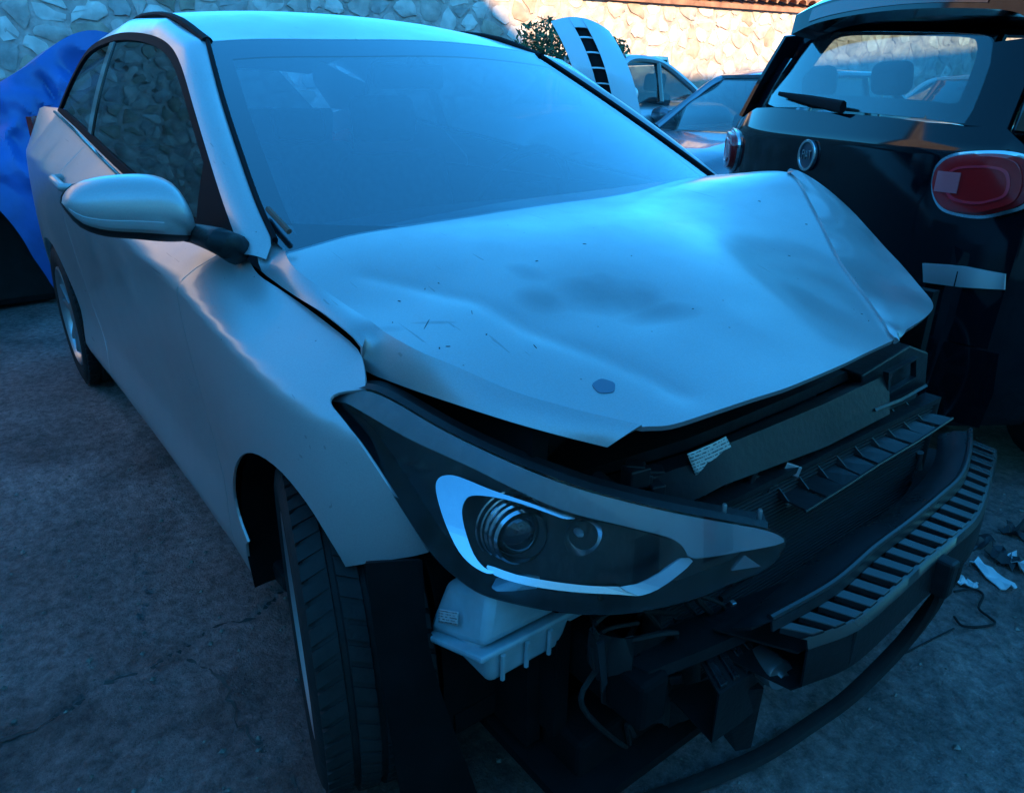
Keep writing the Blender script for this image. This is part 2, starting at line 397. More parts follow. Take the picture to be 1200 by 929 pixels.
gv = [(x, y, gz(x, y) if abs(x) < 9 and abs(y) < 9 else 0) for x in gx for y in gy]; ny = len(gy)
tag(mk('ground', gv, [(i*ny+k, (i+1)*ny+k, (i+1)*ny+k+1, i*ny+k+1) for i in range(len(gx)-1) for k in range(ny-1)], GMAT, sharp=0), kind='structure')
DIRT = mat('crack_dirt', (.045, .038, .034), .95, var=.4, vscale=30)
for ci, c_ in enumerate((crack, crack2)):
    for part in np.array_split(np.arange(len(c_)), 4 if ci == 0 else 3):
        if len(part) < 3: continue
        pts = c_[part[0]:part[-1]+2]; rw_ = []
        for k in range(len(pts)):
            t = pts[min(k+1, len(pts)-1)]-pts[max(k-1, 0)]; t = t/(np.linalg.norm(t)+1e-9); nn_ = np.array((-t[1], t[0])); wd = (.003+.004*random.random())*(1 if ci == 0 else .6)*min(1, .3+k*.3, .3+(len(pts)-1-k)*.3)
            rw_.append([(*(pts[k]+nn_*wd), gz(*(pts[k]+nn_*wd))+.004), (*(pts[k]-nn_*wd*random.uniform(.6, 1.2)), gz(*pts[k])+.004)])
        cb_ = mk('crack', [q for r in rw_ for q in r], [(2*k, 2*k+1, 2*k+3, 2*k+2)[::-1] for k in range(len(rw_)-1)], DIRT, bpy.data.objects['ground'])

# ---- stone wall behind the cars: line through A along D, stones as single objects
WA = np.array([-5.43, 5.94]); WD = nrm([.206, .978]); WN = np.array([WD[1], -WD[0]])     # WN faces the yard
def wp(s, z, d=0):
    q = WA+WD*s+WN*d; return np.array((q[0], q[1], z))
MORTAR = mat('lime_mortar', (.46, .335, .31), .95, var=.3, vscale=9, bump=1.0, bscale=38)
STONES = [mat('stone_pale', (.64, .51, .48), .9, var=.22, vscale=7, bump=.6, bscale=22), mat('stone_buff', (.50, .365, .335), .9, var=.28, vscale=6, bump=.7, bscale=22),
          mat('stone_brown', (.38, .265, .215), .9, var=.3, vscale=7, bump=.7, bscale=25), mat('stone_grey', (.40, .32, .31), .9, var=.25, vscale=8, bump=.6, bscale=22)]
def voronoi(pts, lo, hi):
    cells = []
    for i, p in enumerate(pts):
        poly = [np.array(q) for q in ((lo[0], lo[1]), (hi[0], lo[1]), (hi[0], hi[1]), (lo[0], hi[1]))]
        d = np.linalg.norm((pts-p)*np.array((1, 1)), axis=1); near = np.argsort(d)[1:22]
        for j in near:
            m_ = (p+pts[j])/2; nv = pts[j]-p; out = []
            for k in range(len(poly)):
                a, b = poly[k], poly[(k+1) % len(poly)]; da, db = (a-m_)@nv, (b-m_)@nv
                if da <= 0: out.append(a)
                if da*db < 0: out.append(a+(b-a)*da/(da-db))
            poly = out
            if len(poly) < 3: break
        cells.append(poly)
    return cells
def stone_mesh(poly, rnd, wpf, proud):
    P_ = np.array(poly); c = P_.mean(0); g = .016+.018*rnd.rand()
    P_ = np.array([c+(q-c)*max(.3, 1-g/np.linalg.norm(q-c)) for q in P_])
    R_ = []
    for i in range(len(P_)):                                    # cut corners, then jitter
        a, b, d = P_[i-1], P_[i], P_[(i+1) % len(P_)]
        R_ += [b+(a-b)*(.2+.1*rnd.rand()), b+(d-b)*(.2+.1*rnd.rand())]
    R_ = np.array(R_)+rnd.normal(0, .010, (len(R_), 2)); n = len(R_); v = []
    for sc, dd in ((1, -.02), (1.0, proud*.45), (.93, proud*.9)):
        for q in R_: v.append(wpf(*(c+(q-c)*sc), dd+(rnd.normal(0, .003) if dd > 0 else 0)))
    v.append(wpf(c[0], c[1], proud+rnd.normal(0, .004)))
    f = [(r*n+k, r*n+(k+1) % n, (r+1)*n+(k+1) % n, (r+1)*n+k) for r in range(2) for k in range(n)]
    f += [(2*n+k, 2*n+(k+1) % n, 3*n) for k in range(n)]
    return v, f
def stone_wall(name, s0, s1, ztop, wpf, label, single, seed, cell=(.20, .15), lowz=.95):
    rnd = np.random.RandomState(seed)
    root = empty(name, tuple(wpf((s0+s1)/2, 0)), 0, label, 'wall'); inv = Matrix.Translation(-root.location)
    loc = np.array(root.location)
    m_ = MB().hexa([wpf(s0, -.2, -.5)-loc, wpf(s1, -.2, -.5)-loc, wpf(s1, -.2, 0)-loc, wpf(s0, -.2, 0)-loc, wpf(s0, ztop, -.5)-loc, wpf(s1, ztop, -.5)-loc, wpf(s1, ztop, 0)-loc, wpf(s0, ztop, 0)-loc])
    m_.build('wall_core', MORTAR, root, smooth=False)
    pts = []; z = 0.02; row = 0
    while z < ztop-.04:
        s = s0+rnd.rand()*.2
        while s < s1:
            pts.append((s, z+rnd.normal(0, .045))); s += cell[0]*(.45+1.25*rnd.rand())
        z += cell[1]*(.85+.3*rnd.rand())
    pts = np.array(pts); cells = voronoi(pts, (s0, 0), (s1, ztop-.01)); rest = [MB() for _ in STONES]
    cand = [i for i in range(len(pts)) if single and pts[i][1] > lowz and single[0] < pts[i][0] < single[1] and len(cells[i]) >= 3]
    cand = set(cand[:300] if len(cand) <= 300 else sorted(cand, key=lambda i: -pts[i][1])[:300])
    for i, poly in enumerate(cells):
        if len(poly) < 3: continue
        v, f = stone_mesh(poly, rnd, wpf, .004+.014*rnd.rand()); v = [q-loc for q in v]; mi = rnd.choice(4, p=(.3, .36, .2, .14))
        if i in cand: mk('stone', v, f, STONES[mi], root, sharp=50)
        else: rest[mi].add(v, f)
    for mi, r_ in enumerate(rest):
        if r_.f: tag(r_.build('stonework', STONES[mi], root, sharp=50), kind='stuff')
    return root
wall = stone_wall('stone_wall', -13.0, 7.5, 2.22, wp, 'long rubble stone boundary wall with tiled coping behind the parked cars', (-6.7, 4.2), 3)
wl = np.array(wall.location)
TERRA = [mat('terracotta_a', (.42, .17, .09), .85, var=.3, vscale=10, bump=.4, bscale=50), mat('terracotta_b', (.50, .24, .14), .85, var=.3, vscale=9, bump=.4, bscale=50), mat('terracotta_c', (.33, .14, .09), .85, var=.35, vscale=9, bump=.4, bscale=50)]
# tiled coping: curved tiles in rows that overhang the wall face
tiles = []
def tile_shape(up, w_=.085):
    v = []; f = []
    for r_, t in enumerate((0., 1.)):
        for k in range(9):
            a = math.pi*k/8
            for rr in (w_, w_-.014):
                v.append((math.cos(a)*rr*(1-.12*t), t*.5, math.sin(a)*rr*(1-.12*t)*.8))
    for k in range(8):
        a, b, c, d = k*2, k*2+2, 18+k*2+2, 18+k*2
        f += [(a, b, c, d), (d+1, c+1, b+1, a+1), (a, a+1, b+1, b), (d, c, c+1, d+1)]
    f += [(0, 18, 19, 1), (16, 17, 35, 34)]
    me = bpy.data.meshes.new('roof_tile'); me.from_pydata(v, [], f); me.polygons.foreach_set('use_smooth', [True]*len(f)); me.set_sharp_from_angle(angle=.7); return me
tmeshes = []
for m_ in TERRA:
    q = tile_shape(True); q.materials.append(m_); tmeshes.append(q)
ang = math.atan2(-WN[1], -WN[0])-math.pi/2
s = -1.2; k = 0
while s < 7.2:
    for row in range(2):
        o = link(bpy.data.objects.new('roof_tile', random.choice(tmeshes)), wall)
        b_ = wp(s, 2.235+row*.13+.05, .10-row*.40)-wl
        o.location = b_; o.rotation_euler = (math.radians(17+random.uniform(-1.5, 1.5)), random.uniform(-.03, .03), ang+random.uniform(-.03, .03))
    s += .165; k += 1
MB().hexa([wp(-13, 2.2, -.9)-wl, wp(7.5, 2.2, -.9)-wl, wp(7.5, 2.2, .06)-wl, wp(-13, 2.2, .06)-wl, wp(-13, 2.52, -.9)-wl, wp(7.5, 2.52, -.9)-wl, wp(7.5, 2.25, .06)-wl, wp(-13, 2.25, .06)-wl]).build('coping_bed', TERRA[2], wall, smooth=False)

# ---- taller stone gable that carries the wall on to the left, unseen, raised so the side windows mirror stone
stone_wall('stone_gable', -14.0, -7.1, 5.6, lambda s, z, d=0: wp(s, z, d+.06), 'unseen tall stone gable left of the blue tarpaulin, raised to be mirrored in the damaged car side windows', None, 17, cell=(.20, .15))
# ---- side wall of the yard, left of the photographer; the car's flank and windows mirror it
side_wall = stone_wall('stone_wall', -5.5, 9.0, 2.6, lambda s, z, d=0: np.array((s, -3.6+d, z)), 'rubble stone side wall of the yard running along the right flank of the damaged car', None, 11, cell=(.24, .18))
# ---- unseen buildings across the yard, placed and sized so their shadow covers the cars
def yard_building(name, c0, c1, h, label):
    root = empty(name, ((c0[0]+c1[0])/2, (c0[1]+c1[1])/2, 0), 0, label, 'building'); L0 = np.array(root.location)
    RENDER = mat('rendered_wall', (.78, .63, .56), .95, var=.15, vscale=2, bump=.3, bscale=20)  # facade kept pale to bounce light onto the car and ground
    cx, cy = L0[:2]; sx, sy = abs(c1[0]-c0[0]), abs(c1[1]-c0[1])
    rbox((0, 0, h/2), (sx, sy, h)).build('wall', RENDER, root, smooth=False)
    rbox((0, 0, h+.1), (sx+.5, sy+.5, .2)).build('roof', mat('slate_roof', (.09, .09, .10), .8, var=.2), root, smooth=False)
    yy = -sy/2+1.2
    while yy < sy/2-1:
        for zz in np.arange(1.6, h-1, 2.9):
            o = rbox((-sx/2-.01, yy, zz), (.05, 1.0, 1.3)).build('window', GLOSSB, root, smooth=False)
        yy += 2.6
    return root
yard_building('tall_house', (8.2, -22), (16, -4.3), 8.9, 'unseen tall plain rendered house across the yard, sized to shade the damaged car')
yard_building('low_house', (8.2, -4.3), (16, 14), 6.9, 'unseen lower rendered house across the yard, sized for its shadow, with tiled roof')

# ================================================================== THE DAMAGED CAR
car = empty('damaged_car', (0, 0, 0), 0, 'silver three-door hatchback with crumpled hood and its front bumper missing', 'car')
# side surface: y = -Y(x, z)
def Gf(x, z):
    d = z-.93; return .775-.21*d-.35*d*d-(.022 if x > -1.1 else .004)*((x+1.1)/1.2)**2
belt_ctl = [(-.365, .935), (-.60, .945), (-.95, .973), (-1.339, 1.011), (-1.614, 1.041), (-1.848, 1.067), (-2.208, 1.106), (-2.687, 1.15)]
# lower flank (below the shoulder crease), then the shoulder and sill pressings are bent in explicitly
YP = []
for x, prof in ((-3.22, ((.25, .66), (.5, .72), (.8, .73), (1.0, .715))), (-3.02, ((.25, .77), (.5, .81), (.8, .815), (1.0, .80))),
                (-2.57, ((.2, .82), (.45, .848), (.66, .860), (.84, .860), (.98, .855))), (-2.1, ((.2, .82), (.45, .828), (.62, .846), (.80, .858), (.95, .860))),
                (-1.5, ((.2, .815), (.42, .818), (.6, .836), (.78, .856), (.93, .864))), (-.95, ((.2, .815), (.42, .818), (.6, .836), (.76, .856), (.90, .864))),
                (-.45, ((.2, .82), (.45, .832), (.6, .845), (.74, .858), (.87, .864))), (0, ((.25, .83), (.5, .86), (.64, .866), (.74, .862), (.82, .850))),
                (.2, ((.4, .82), (.56, .835), (.66, .828), (.76, .805))), (.36, ((.4, .70), (.58, .712), (.7, .72), (.78, .71)))):
    YP += [(x, z, y) for z, y in prof]
Y0 = tps(YP, 3e-3)
def sp(t, w=.0055): return w*math.log1p(math.exp(min(t/w, 40)))
ZCX = [-3.2, -2.6, -.9, -.4, -.05, .15, .36]; ZCZ = [1.0, .985, .903, .868, .815, .778, .74]
_bx = [p[0] for p in belt_ctl][::-1]; _bz = [p[1] for p in belt_ctl][::-1]
SLX = [-3.2, -2.9]; SLV = [.5, .5]
for x in (-2.687, -2.2, -1.6, -.95, -.6, -.42):
    zb = float(np.interp(x, _bx, _bz)); zc_ = float(np.interp(x, ZCX, ZCZ)); SLX.append(x); SLV.append((Y0(x, zc_)-Gf(x, zb)+.005)/max(zb-zc_, .03))
SLX += [-.2, -.05, .1, .36]; SLV += [1.95, 2.2, 2.0, .7]
def Yf(x, z):
    zc_ = float(np.interp(x, ZCX, ZCZ)); y = Y0(x, z if z < zc_+.02 else zc_+.02)-float(np.interp(x, SLX, SLV))*sp(z-zc_)
    if x < -.3: k = min(1, (-.3-x)/.25); y += k*(.16*sp(.40-z, .012)-.55*sp(.265-z, .010))
    return y
SIDE = Patch((0, 0, 0), (1, 0, 0), (0, 0, 1), Yf)
GH = Patch((0, 0, 0), (1, 0, 0), (0, 0, 1), Gf)
def Wf(y, z): return -.185-(z-.973)*2.033+.22*(z-.973)*(1.36-z)-.25*y*y
WS = Patch((0, 0, 0), (0, 1, 0), (0, 0, 1), Wf)
hitS = lambda px, n=4, sm=True: [tuple(SIDE.hit(*q)) for q in (cr(px, n) if sm else px)]
# --- wheel arches (x,z) arcs
def arc(cx, cz, r, a0, a1, n=22): return [(cx+r*math.cos(math.radians(a0+(a1-a0)*i/n)), cz+r*math.sin(math.radians(a0+(a1-a0)*i/n))) for i in range(n+1)]
farch = hitS(((405, 663), (385, 630), (360, 590), (330, 553), (303, 533), (285, 532), (275, 548), (273, 575), (279, 605), (290, 635)), 3)
# fender: hood gap line, headlight edge, bottom
ftop = hitS(((289, 301), (303, 322), (325, 337), (350, 354), (385, 380), (419, 409), (427, 434), (428, 454)), 3)
fhl = hitS(((428, 456), (396, 460), (387, 471), (404, 494), (430, 532), (468, 590), (502, 647)), 3)
fbot = hitS(((500, 649), (455, 656), (405, 664)), 3)
fl = farch[-1]
fender_out = ftop+fhl+fbot[1:]+farch[1:]+[(fl[0]-.02, .30), (fl[0]-.05, .205), (-.4305, .2), (-.4455, .5), (-.4505, .8), (-.4355, .90), (-.4035, .94)]
panel('fender', SIDE, fender_out, .014, SILVER, car, mirror=False)
# simpler outline for the far-side fender
ff2 = [(-.40, .94), (-.2, .90), (.1, .85), (.25, .78), (.30, .6)]+[(.2, .54)]+arc(0, .305, .345, 48, 180)+[(-.36, .205), (-.425, .2), (-.44, .5), (-.445, .8), (-.43, .9)]
v, f, ln = panel_data(SIDE, ff2, .05)
mk('fender', [(q[0], -q[1], q[2]) for q in v], [q[::-1] for q in f], SILVER, car, sharp=40)
beltline = [tuple(q) for q in cr(belt_ctl, 4)]
door_out = [(-.4355, .2), (-.4505, .5), (-.4555, .8), (-.4405, .9), (-.4085, .938)]+[(q[0], q[1]+.010) for q in beltline[2:21]]+[(-1.90, 1.082), (-1.93, .8), (-1.90, .5), (-1.80, .35), (-1.75, .205)]
panel('door', SIDE, door_out, .02, SILVER, car, mirror=True)
quarter = [(-1.757, .205), (-1.807, .35), (-1.907, .5), (-1.937, .8), (-1.907, 1.083)]+[(q[0], q[1]+.010) for q in beltline[22:]]+[(-2.85, 1.165), (-3.0, 1.14), (-3.2, 1.10), (-3.23, .8), (-3.22, .5), (-3.15, .3), (-2.95, .25)]+[(-2.57+.345*math.cos(a), .305+.345*math.sin(a)) for a in np.linspace(-.1, math.pi+.1, 26)][::-1]+[(-2.2, .205)]
panel('rear_quarter', SIDE, quarter, .025, SILVER, car, mirror=True)
# door handle
hp = SIDE.pos(-1.72, .955); hd = nrm([-1, 0, .06])
for sgn in (1, -1):
    h_ = MB().tube([(hp[0]+.10, sgn*(hp[1]-.004), hp[2]-.01), (hp[0]+.085, sgn*(hp[1]-.03), hp[2]-.008), (hp[0]-.085, sgn*(hp[1]-.03), hp[2]+.004), (hp[0]-.10, sgn*(hp[1]-.004), hp[2]+.004)], .014, 10)
    h_.build('door_handle', SILVER, car)
# --- side windows on the greenhouse surface
DLO = [(68, 130), (84, 92), (104, 58), (128, 43), (152, 38), (180, 42), (200, 54), (213, 78), (228, 128), (243, 178), (262, 238), (284, 298)]
dtop = [GH.hit(*q) for q in cr(DLO, 5)]
dbot = [np.array(q) for q in beltline]
dtop[0] = np.array((-2.687, 1.152)); dtop[-1] = np.array((-.372, .938))
dlo = dtop+dbot[1:-1]
def inset(poly, d):
    p = np.array(poly); n = len(p); out = []
    ar = sum(p[i][0]*p[(i+1) % n][1]-p[(i+1) % n][0]*p[i][1] for i in range(n)); sg = 1 if ar > 0 else -1
    for i in range(n):
        a = nrm(p[i]-p[i-1]); b = nrm(p[(i+1) % n]-p[i]); na = np.array((-a[1], a[0])); nb = np.array((-b[1], b[0])); m_ = nrm(na+nb)
        out.append(p[i]+sg*m_*d/max(.5, m_@na))
    return out
dloi = inset(dlo, .022)
panel('window_trim', GH, dlo, .04, TRIM, car, holes=[dloi], thick=.012, d=.003, mirror=True)
# split the glass at the B pillar
xb = -1.90
def clipx(poly, x, keep):
    out = []; n = len(poly)
    for i in range(n):
        a, b = poly[i], poly[(i+1) % n]; da, db = keep*(a[0]-x), keep*(b[0]-x)
        if da >= 0: out.append(a)
        if da*db < 0: out.append(a+(b-a)*da/(da-db))
    return out
panel('door_window', GH, clipx(dloi, xb+.035, 1), .05, SGLASS, car, thick=.004, d=-.004, mirror=True)
panel('quarter_window', GH, clipx(dloi, xb-.035, -1), .05, SGLASS, car, thick=.004, d=-.004, mirror=True)
panel('window_pillar', GH, clipx(clipx(dloi, xb-.034, 1), xb+.034, -1), .04, GLOSSB, car, thick=.02, d=.001, mirror=True)
# mirror triangle in the front corner of the door glass
mt = clipx(dloi, -.60, 1); panel('mirror_sail', GH, mt, .04, TRIM, car, thick=.01, d=.002, mirror=True)
# chrome-like waist strip
for sgn in (1, -1):
    ws_ = [GH.pos(q[0], q[1]-.004, .012) for q in beltline[4:]]
    MB().tube([(q[0], sgn*q[1], q[2]) for q in ws_], .006, 6).build('waist_strip', GLOSSB, car)
# --- windscreen
wsR = [(322, 282), (303, 240), (285, 190), (262, 120), (243, 49)]; wsT = [(300, 46), (400, 46.5), (470, 47), (533, 50), (600, 58), (650, 68)]; wsL = [(667, 76), (733, 124), (800, 181), (835, 208)]
wR = [WS.hit(*q) for q in cr(wsR, 4)]; wT = [WS.hit(*q) for q in cr([wsR[-1]]+wsT, 4)][1:]; wL = [WS.hit(*q) for q in cr([wsT[-1]]+wsL, 4)][1:]
wso = wR+wT+wL+[np.array((.72, .945)), np.array((.4, .925)), np.array((0, .92)), np.array((-.4, .925)), np.array((-.70, .945))]
panel('windscreen', WS, wso, .05, WGLASS, car, thick=.005)
wsi = inset(wso, .035)
panel('windscreen_border', WS, wso, .03, GLOSSB, car, holes=[inset(wso, .045)], thick=.002, d=-.007)
# --- roof: z = Rf(x, y)
top_c = WS.pos(0, wT[len(wT)//2][1])
zc = {}
RP = []
wtop3 = [WS.pos(*q) for q in [wR[-1]]+wT]
RP += [tuple(q) for q in wtop3[::2]]
for x, z0 in ((-1.35, 1.458), (-1.7, 1.484), (-2.1, 1.472), (-2.5, 1.43), (-2.95, 1.35)):
    for y in (0, .28, .5):
        for sg in (1, -1):
            if y == 0 and sg < 0: continue
            RP.append((x-.1*y*y, sg*y, z0-.07*y*y-.12*y**4))
Rf = tps(RP, 1e-5); ROOF = Patch((0, 0, 0), (1, 0, 0), (0, 1, 0), Rf)
wtop3 = [WS.pos(*q) for q in [wR[-1]]+wT]
frontedge = [(q[0]-.004, q[1]) for q in wtop3]
ry = .515
ro = frontedge+[(-1.35, .545), (-1.9, .50), (-2.3, .45), (-2.6, .40), (-2.95, .36), (-3.0, 0), (-2.95, -.36), (-2.6, -.40), (-2.3, -.45), (-1.9, -.50), (-1.35, -.545)]
panel('roof', ROOF, ro, .05, SILVER, car, thick=.01)
# --- pillar and roof rail in body colour: loft from window edge to windscreen edge and roof ditch
outer = [GH.pos(q[0], q[1], .001) for q in dtop[::-1]]                      # from mirror corner up and back
def rz_(x, y): return np.array((x, y, Rf(x, y)+.003))
inner = [WS.pos(*q)+np.array((0, -.003, .001)) for q in wR]+[rz_(-1.35, -.55), rz_(-1.9, -.505), rz_(-2.3, -.455), rz_(-2.6, -.405)]
inner = [np.array((-.27, -.735, .935))]+inner; outer = [np.array((-.34, -.775, .93))]+outer
def matchcurve(o_, i_, ks):     # ks: list of (index outer, index inner) correspondences
    A = []; B = []
    for (a0, b0), (a1, b1) in zip(ks[:-1], ks[1:]):
        n = 12; A += list(resample(o_[a0:a1+1], n)[:-1]); B += list(resample(i_[b0:b1+1], n)[:-1])
    A.append(o_[ks[-1][0]]); B.append(i_[ks[-1][1]]); return A, B
no = len(outer)
ks = [(0, 0), (11, 8), (21, 13), (26, 17), (31, 18), (40, 19), (46, 20), (51, 21)]
A_, B_ = matchcurve(outer, inner, ks)
rows = strip(A_, B_, bulge=.012, m=8)
rail = MB().grid(rows)
for sg in (1, -1):
    vv = [np.array((q[0], sg*q[1], q[2])) for q in rail.v]; ff_ = rail.f if sg == 1 else [q[::-1] for q in rail.f]
    mk('roof_rail', vv, ff_, SILVER, car, sharp=50)
# rear quarter of the cabin (C pillar) and tailgate, simple closing surfaces
cp_o = [GH.pos(*q, .001) for q in dtop[0:6]]
for sg in (1, -1):
    b_ = [(-2.97, -.66, 1.15), (-2.90, -.54, 1.28), tuple(rz_(-2.6, -.405))]
    r_ = MB().grid(strip([tuple(q) for q in cp_o], b_, n=14, bulge=.01, m=6))
    mk('rear_pillar', [(q[0], sg*q[1], q[2]) for q in r_.v], r_.f if sg == 1 else [q[::-1] for q in r_.f], SILVER, car, sharp=50)
tg = MB().grid([[(-2.97, y, 1.15) for y in np.linspace(-.66, .66, 9)], [(-3.15+.12*(y/.7)**2, y, 1.12) for y in np.linspace(-.70, .70, 9)], [(-3.27+.1*(y/.7)**2, y*1.03, .8) for y in np.linspace(-.70, .70, 9)], [(-3.27+.1*(y/.7)**2, y*1.02, .5) for y in np.linspace(-.70, .70, 9)], [(-3.18+.1*(y/.7)**2, y*.95, .28) for y in np.linspace(-.70, .70, 9)]])
tg.build('tailgate', SILVER, car, sharp=60)
bgl = MB().sheet([[(-3.10, y, 1.14) for y in np.linspace(-.62, .62, 7)], [(-2.97, y*.58, 1.335) for y in np.linspace(-.66, .66, 7)]][::-1], .004)
bgl.build('rear_window', SGLASS, car)
for sg in (1, -1):
    tl = MB().sheet([[(-3.0, sg*.795, z), (-3.12, sg*.765, z), (-3.22, sg*.69, z)] for z in np.linspace(.93, 1.12, 4)], (0, -sg*.02, 0))
    tl.build('tail_light', mat('red_lens', (.35, .01, .012), .15, coat=.5), car)
# roof ditch moulding
for sg in (1, -1):
    d_ = [WS.pos(*wR[-1])]+[rz_(-1.35, -.548), rz_(-1.9, -.503), rz_(-2.3, -.453)]
    MB().tube([(q[0], sg*q[1], q[2]+.002) for q in cr(d_, 4)], .009, 8, flat=1.6).build('roof_moulding', TRIM, car)
    # windscreen side moulding
    MB().tube([(q[0]+.002, sg*q[1], q[2]+.002) for q in [WS.pos(*p) for p in wR]], .006, 6).build('windscreen_moulding', TRIM, car)
# --- hood
c_rear = [UZ(332, 284, .953), UZ(400, 274, .968), UZ(533, 248, .985), UZ(667, 227, .995), UZ(800, 210, 1.005), UY(835, 206, .70)]
c_left = [UY(835, 206, .70), UY(880, 202, .69), UY(926, 199.5, .655)]
c_right = [UZ(332, 284, .953), UY(345, 313, -.715), UY(400, 360, -.70), UY(480, 405, -.68), UY(533, 428, -.655), UY(600, 460, -.62), UY(667, 482, -.575), UY(752, 503, -.52)]
c_front = [UY(752, 503, -.52), UZ(800, 490, .823), UZ(890, 464, .828), UZ(935, 449, .829), UZ(990, 426, .828), UZ(1047, 399, .824)]
c_fold = [UY(926, 199.5, .655), UY(945, 232, .55), UY(967, 275, .42), UY(985, 312, .32), UY(1015, 352, .22), UZ(1047, 399, .824)]
c_edge = [UY(926, 199.5, .655), UY(945, 208, .66), UY(967, 223, .65), UY(1000, 253, .62), UY(1033, 290, .575), UY(1053, 311, .545), UY(1075, 337, .50), UY(1091, 358, .45), UY(1083, 374, .30), UZ(1047, 399, .824)]
HP = [tuple(q) for c in (c_rear, c_left[1:], c_right[1:], c_front[1:], c_fold[1:-1]) for q in c]
HP += [(.08, -.02, .965), (.30, -.05, .915), (.1, -.35, .935), (.3, -.36, .882), (-.13, 0, .988)]
H0 = tps(HP, 1.2e-2)
def segdist(x, y, pts):
    return segd_open(np.array((x, y)), pts)
def segd_open(p, P_):
    A = P_[:-1]; d = P_[1:]-A; t = np.clip(((p-A)*d).sum(1)/((d*d).sum(1)+1e-12), 0, 1); return np.linalg.norm(p-(A+d*t[:, None]), axis=1).min()
_hp = Patch((0, 0, 0), (1, 0, 0), (0, 1, 0), H0)
ridge = np.array([_hp.hit(*q) for q in ((430, 322), (490, 335), (560, 352), (620, 385), (700, 415), (770, 445), (800, 462))])
dents = [(*_hp.hit(700, 345), .09, -.006), (*_hp.hit(640, 375), .05, -.003), (*_hp.hit(760, 365), .05, -.004), (*_hp.hit(520, 330), .07, -.003), (*_hp.hit(960, 350), .07, -.004), (*_hp.hit(880, 380), .05, .003)]
def Hf(x, y):
    z = H0(x, y); d = segd_open(np.array((x, y)), ridge)
    z += -.005*math.exp(-d/.022)
    for a, b, r, h in dents: z += h*math.exp(-((x-a)**2+(y-b)**2)/(r*r))
    return z+.0005*noise2(x, y, 7, 5)+.0003*noise2(x, y, 18, 6)
HOOD = Patch((0, 0, 0), (1, 0, 0), (0, 1, 0), Hf)
hxy = [q[:2] for c in (cr(c_right, 5)[:-1], cr(c_front, 5)[:-1], cr(c_fold, 5)[::-1][:-1], cr(c_left, 5)[::-1][:-1], cr(c_rear, 5)[::-1][:-1]) for q in c]
hv, hf, hl = panel_data(HOOD, hxy, .013, thick=.008)
def topz(q): return np.array((q[0], q[1], Hf(q[0], q[1])))
lowR = [UY(300, 297, -.745), UY(307, 318, -.745), UY(327, 333, -.742), UY(352, 350, -.738), UY(387, 374, -.733), UY(421, 404, -.728), UY(427, 431, -.72), UY(477, 453, -.70), UY(567, 485, -.66), UY(643, 507, -.61), UY(712, 523, -.56)]
skR = strip([topz(q) for q in cr(c_right, 6)], cr(lowR, 6), n=40, bulge=.003, m=6)
skL = strip([topz(q) for q in cr(c_fold, 6)], cr(c_edge, 6), n=44, bulge=-.004, m=7)
for i in range(1, len(skL)-1):
    for k in range(3, 41):
        skL[i][k] = skL[i][k]+np.array((0, .4, 1))*.007*noise2(skL[i][k][0]*2.2, skL[i][k][2]*3, 6, 11)
hb = MB(); hb.v = [np.array(q) for q in hv]; hb.f = list(hf)
k0 = len(hb.f)
hs = MB().sheet(skR, .006); hs2 = MB().sheet(skL[::-1], .006)
for q in (hs, hs2): hb.add(q.v, q.f)
me = bpy.data.meshes.new('hood'); me.from_pydata([tuple(q) for q in hb.v], [], hb.f); me.polygons.foreach_set('use_smooth', [True]*len(hb.f))
def hood_patch(px, rx, ry, an, st): c = HOOD.hit(*px); return (float(c[0]), float(c[1]), rx, ry, an, st)
HOODM = paint('hood_paint', [hood_patch((705, 345), .13, .075, 1.0, .34), hood_patch((640, 350), .06, .05, .4, .26), hood_patch((775, 368), .08, .035, 1.3, .26), hood_patch((505, 378), .045, .007, .9, .4), hood_patch((455, 385), .04, .015, .9, .25), hood_patch((620, 320), .05, .03, .2, .2)], .62, .12, .335)
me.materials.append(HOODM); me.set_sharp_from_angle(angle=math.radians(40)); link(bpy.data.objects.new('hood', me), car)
# ------------------------------------------------------------------ headlight
HA = np.array((.107, -.79, .785)); HB = UY(923, 636, -.355); _ex = nrm(HB-HA); _ey = nrm(np.cross((.5, -.66, .45), _ex)); HLEN = np.linalg.norm(HB-HA)
def hlf(a, b):
    s = min(max(a/HLEN, -.1), 1.1); return .085*4*s*(1-s)-.30*b*b
HL = Patch(HA, _ex, _ey, hlf)
hl_px = [(386, 472), (394, 459), (427, 455), (458, 466), (522, 503), (593, 537), (660, 563), (710, 579), (780, 596), (848, 609), (900, 619), (922, 635), (902, 664), (863, 682), (806, 704), (748, 717), (700, 720), (652, 716), (595, 705), (557, 692), (520, 664), (495, 634), (468, 592), (430, 532), (404, 494)]
head = empty('headlight', tuple(HA)); head.parent = car; hloc = HA
def hpan(name, px, step, m, d=0, thick=.003, holes=(), sm=True, n=3, HL=HL):
    o = [HL.hit(*q, d) for q in (cr(px, n, True) if sm else px)]; hs_ = [[HL.hit(*q, d) for q in cr(h, n, True)] for h in holes]
    v, f, ln = panel_data(HL, o, step, hs_, thick, d)
    return mk(name, [q-hloc for q in v], f, m, head, loopn=ln)
HLT = Patch(HA, _ex, _ey, lambda a, b: hlf(a, b)-.32*(b+.055))
HLIN = mat('lamp_inner_black', (.012, .013, .016), .28, dust=.03)
LSHEEN = mat('lamp_sheen_grey', (.24, .25, .27), .22, .6, coat=1.0, dust=.03)
oL = [HL.hit(*q) for q in cr(hl_px, 3, True)]
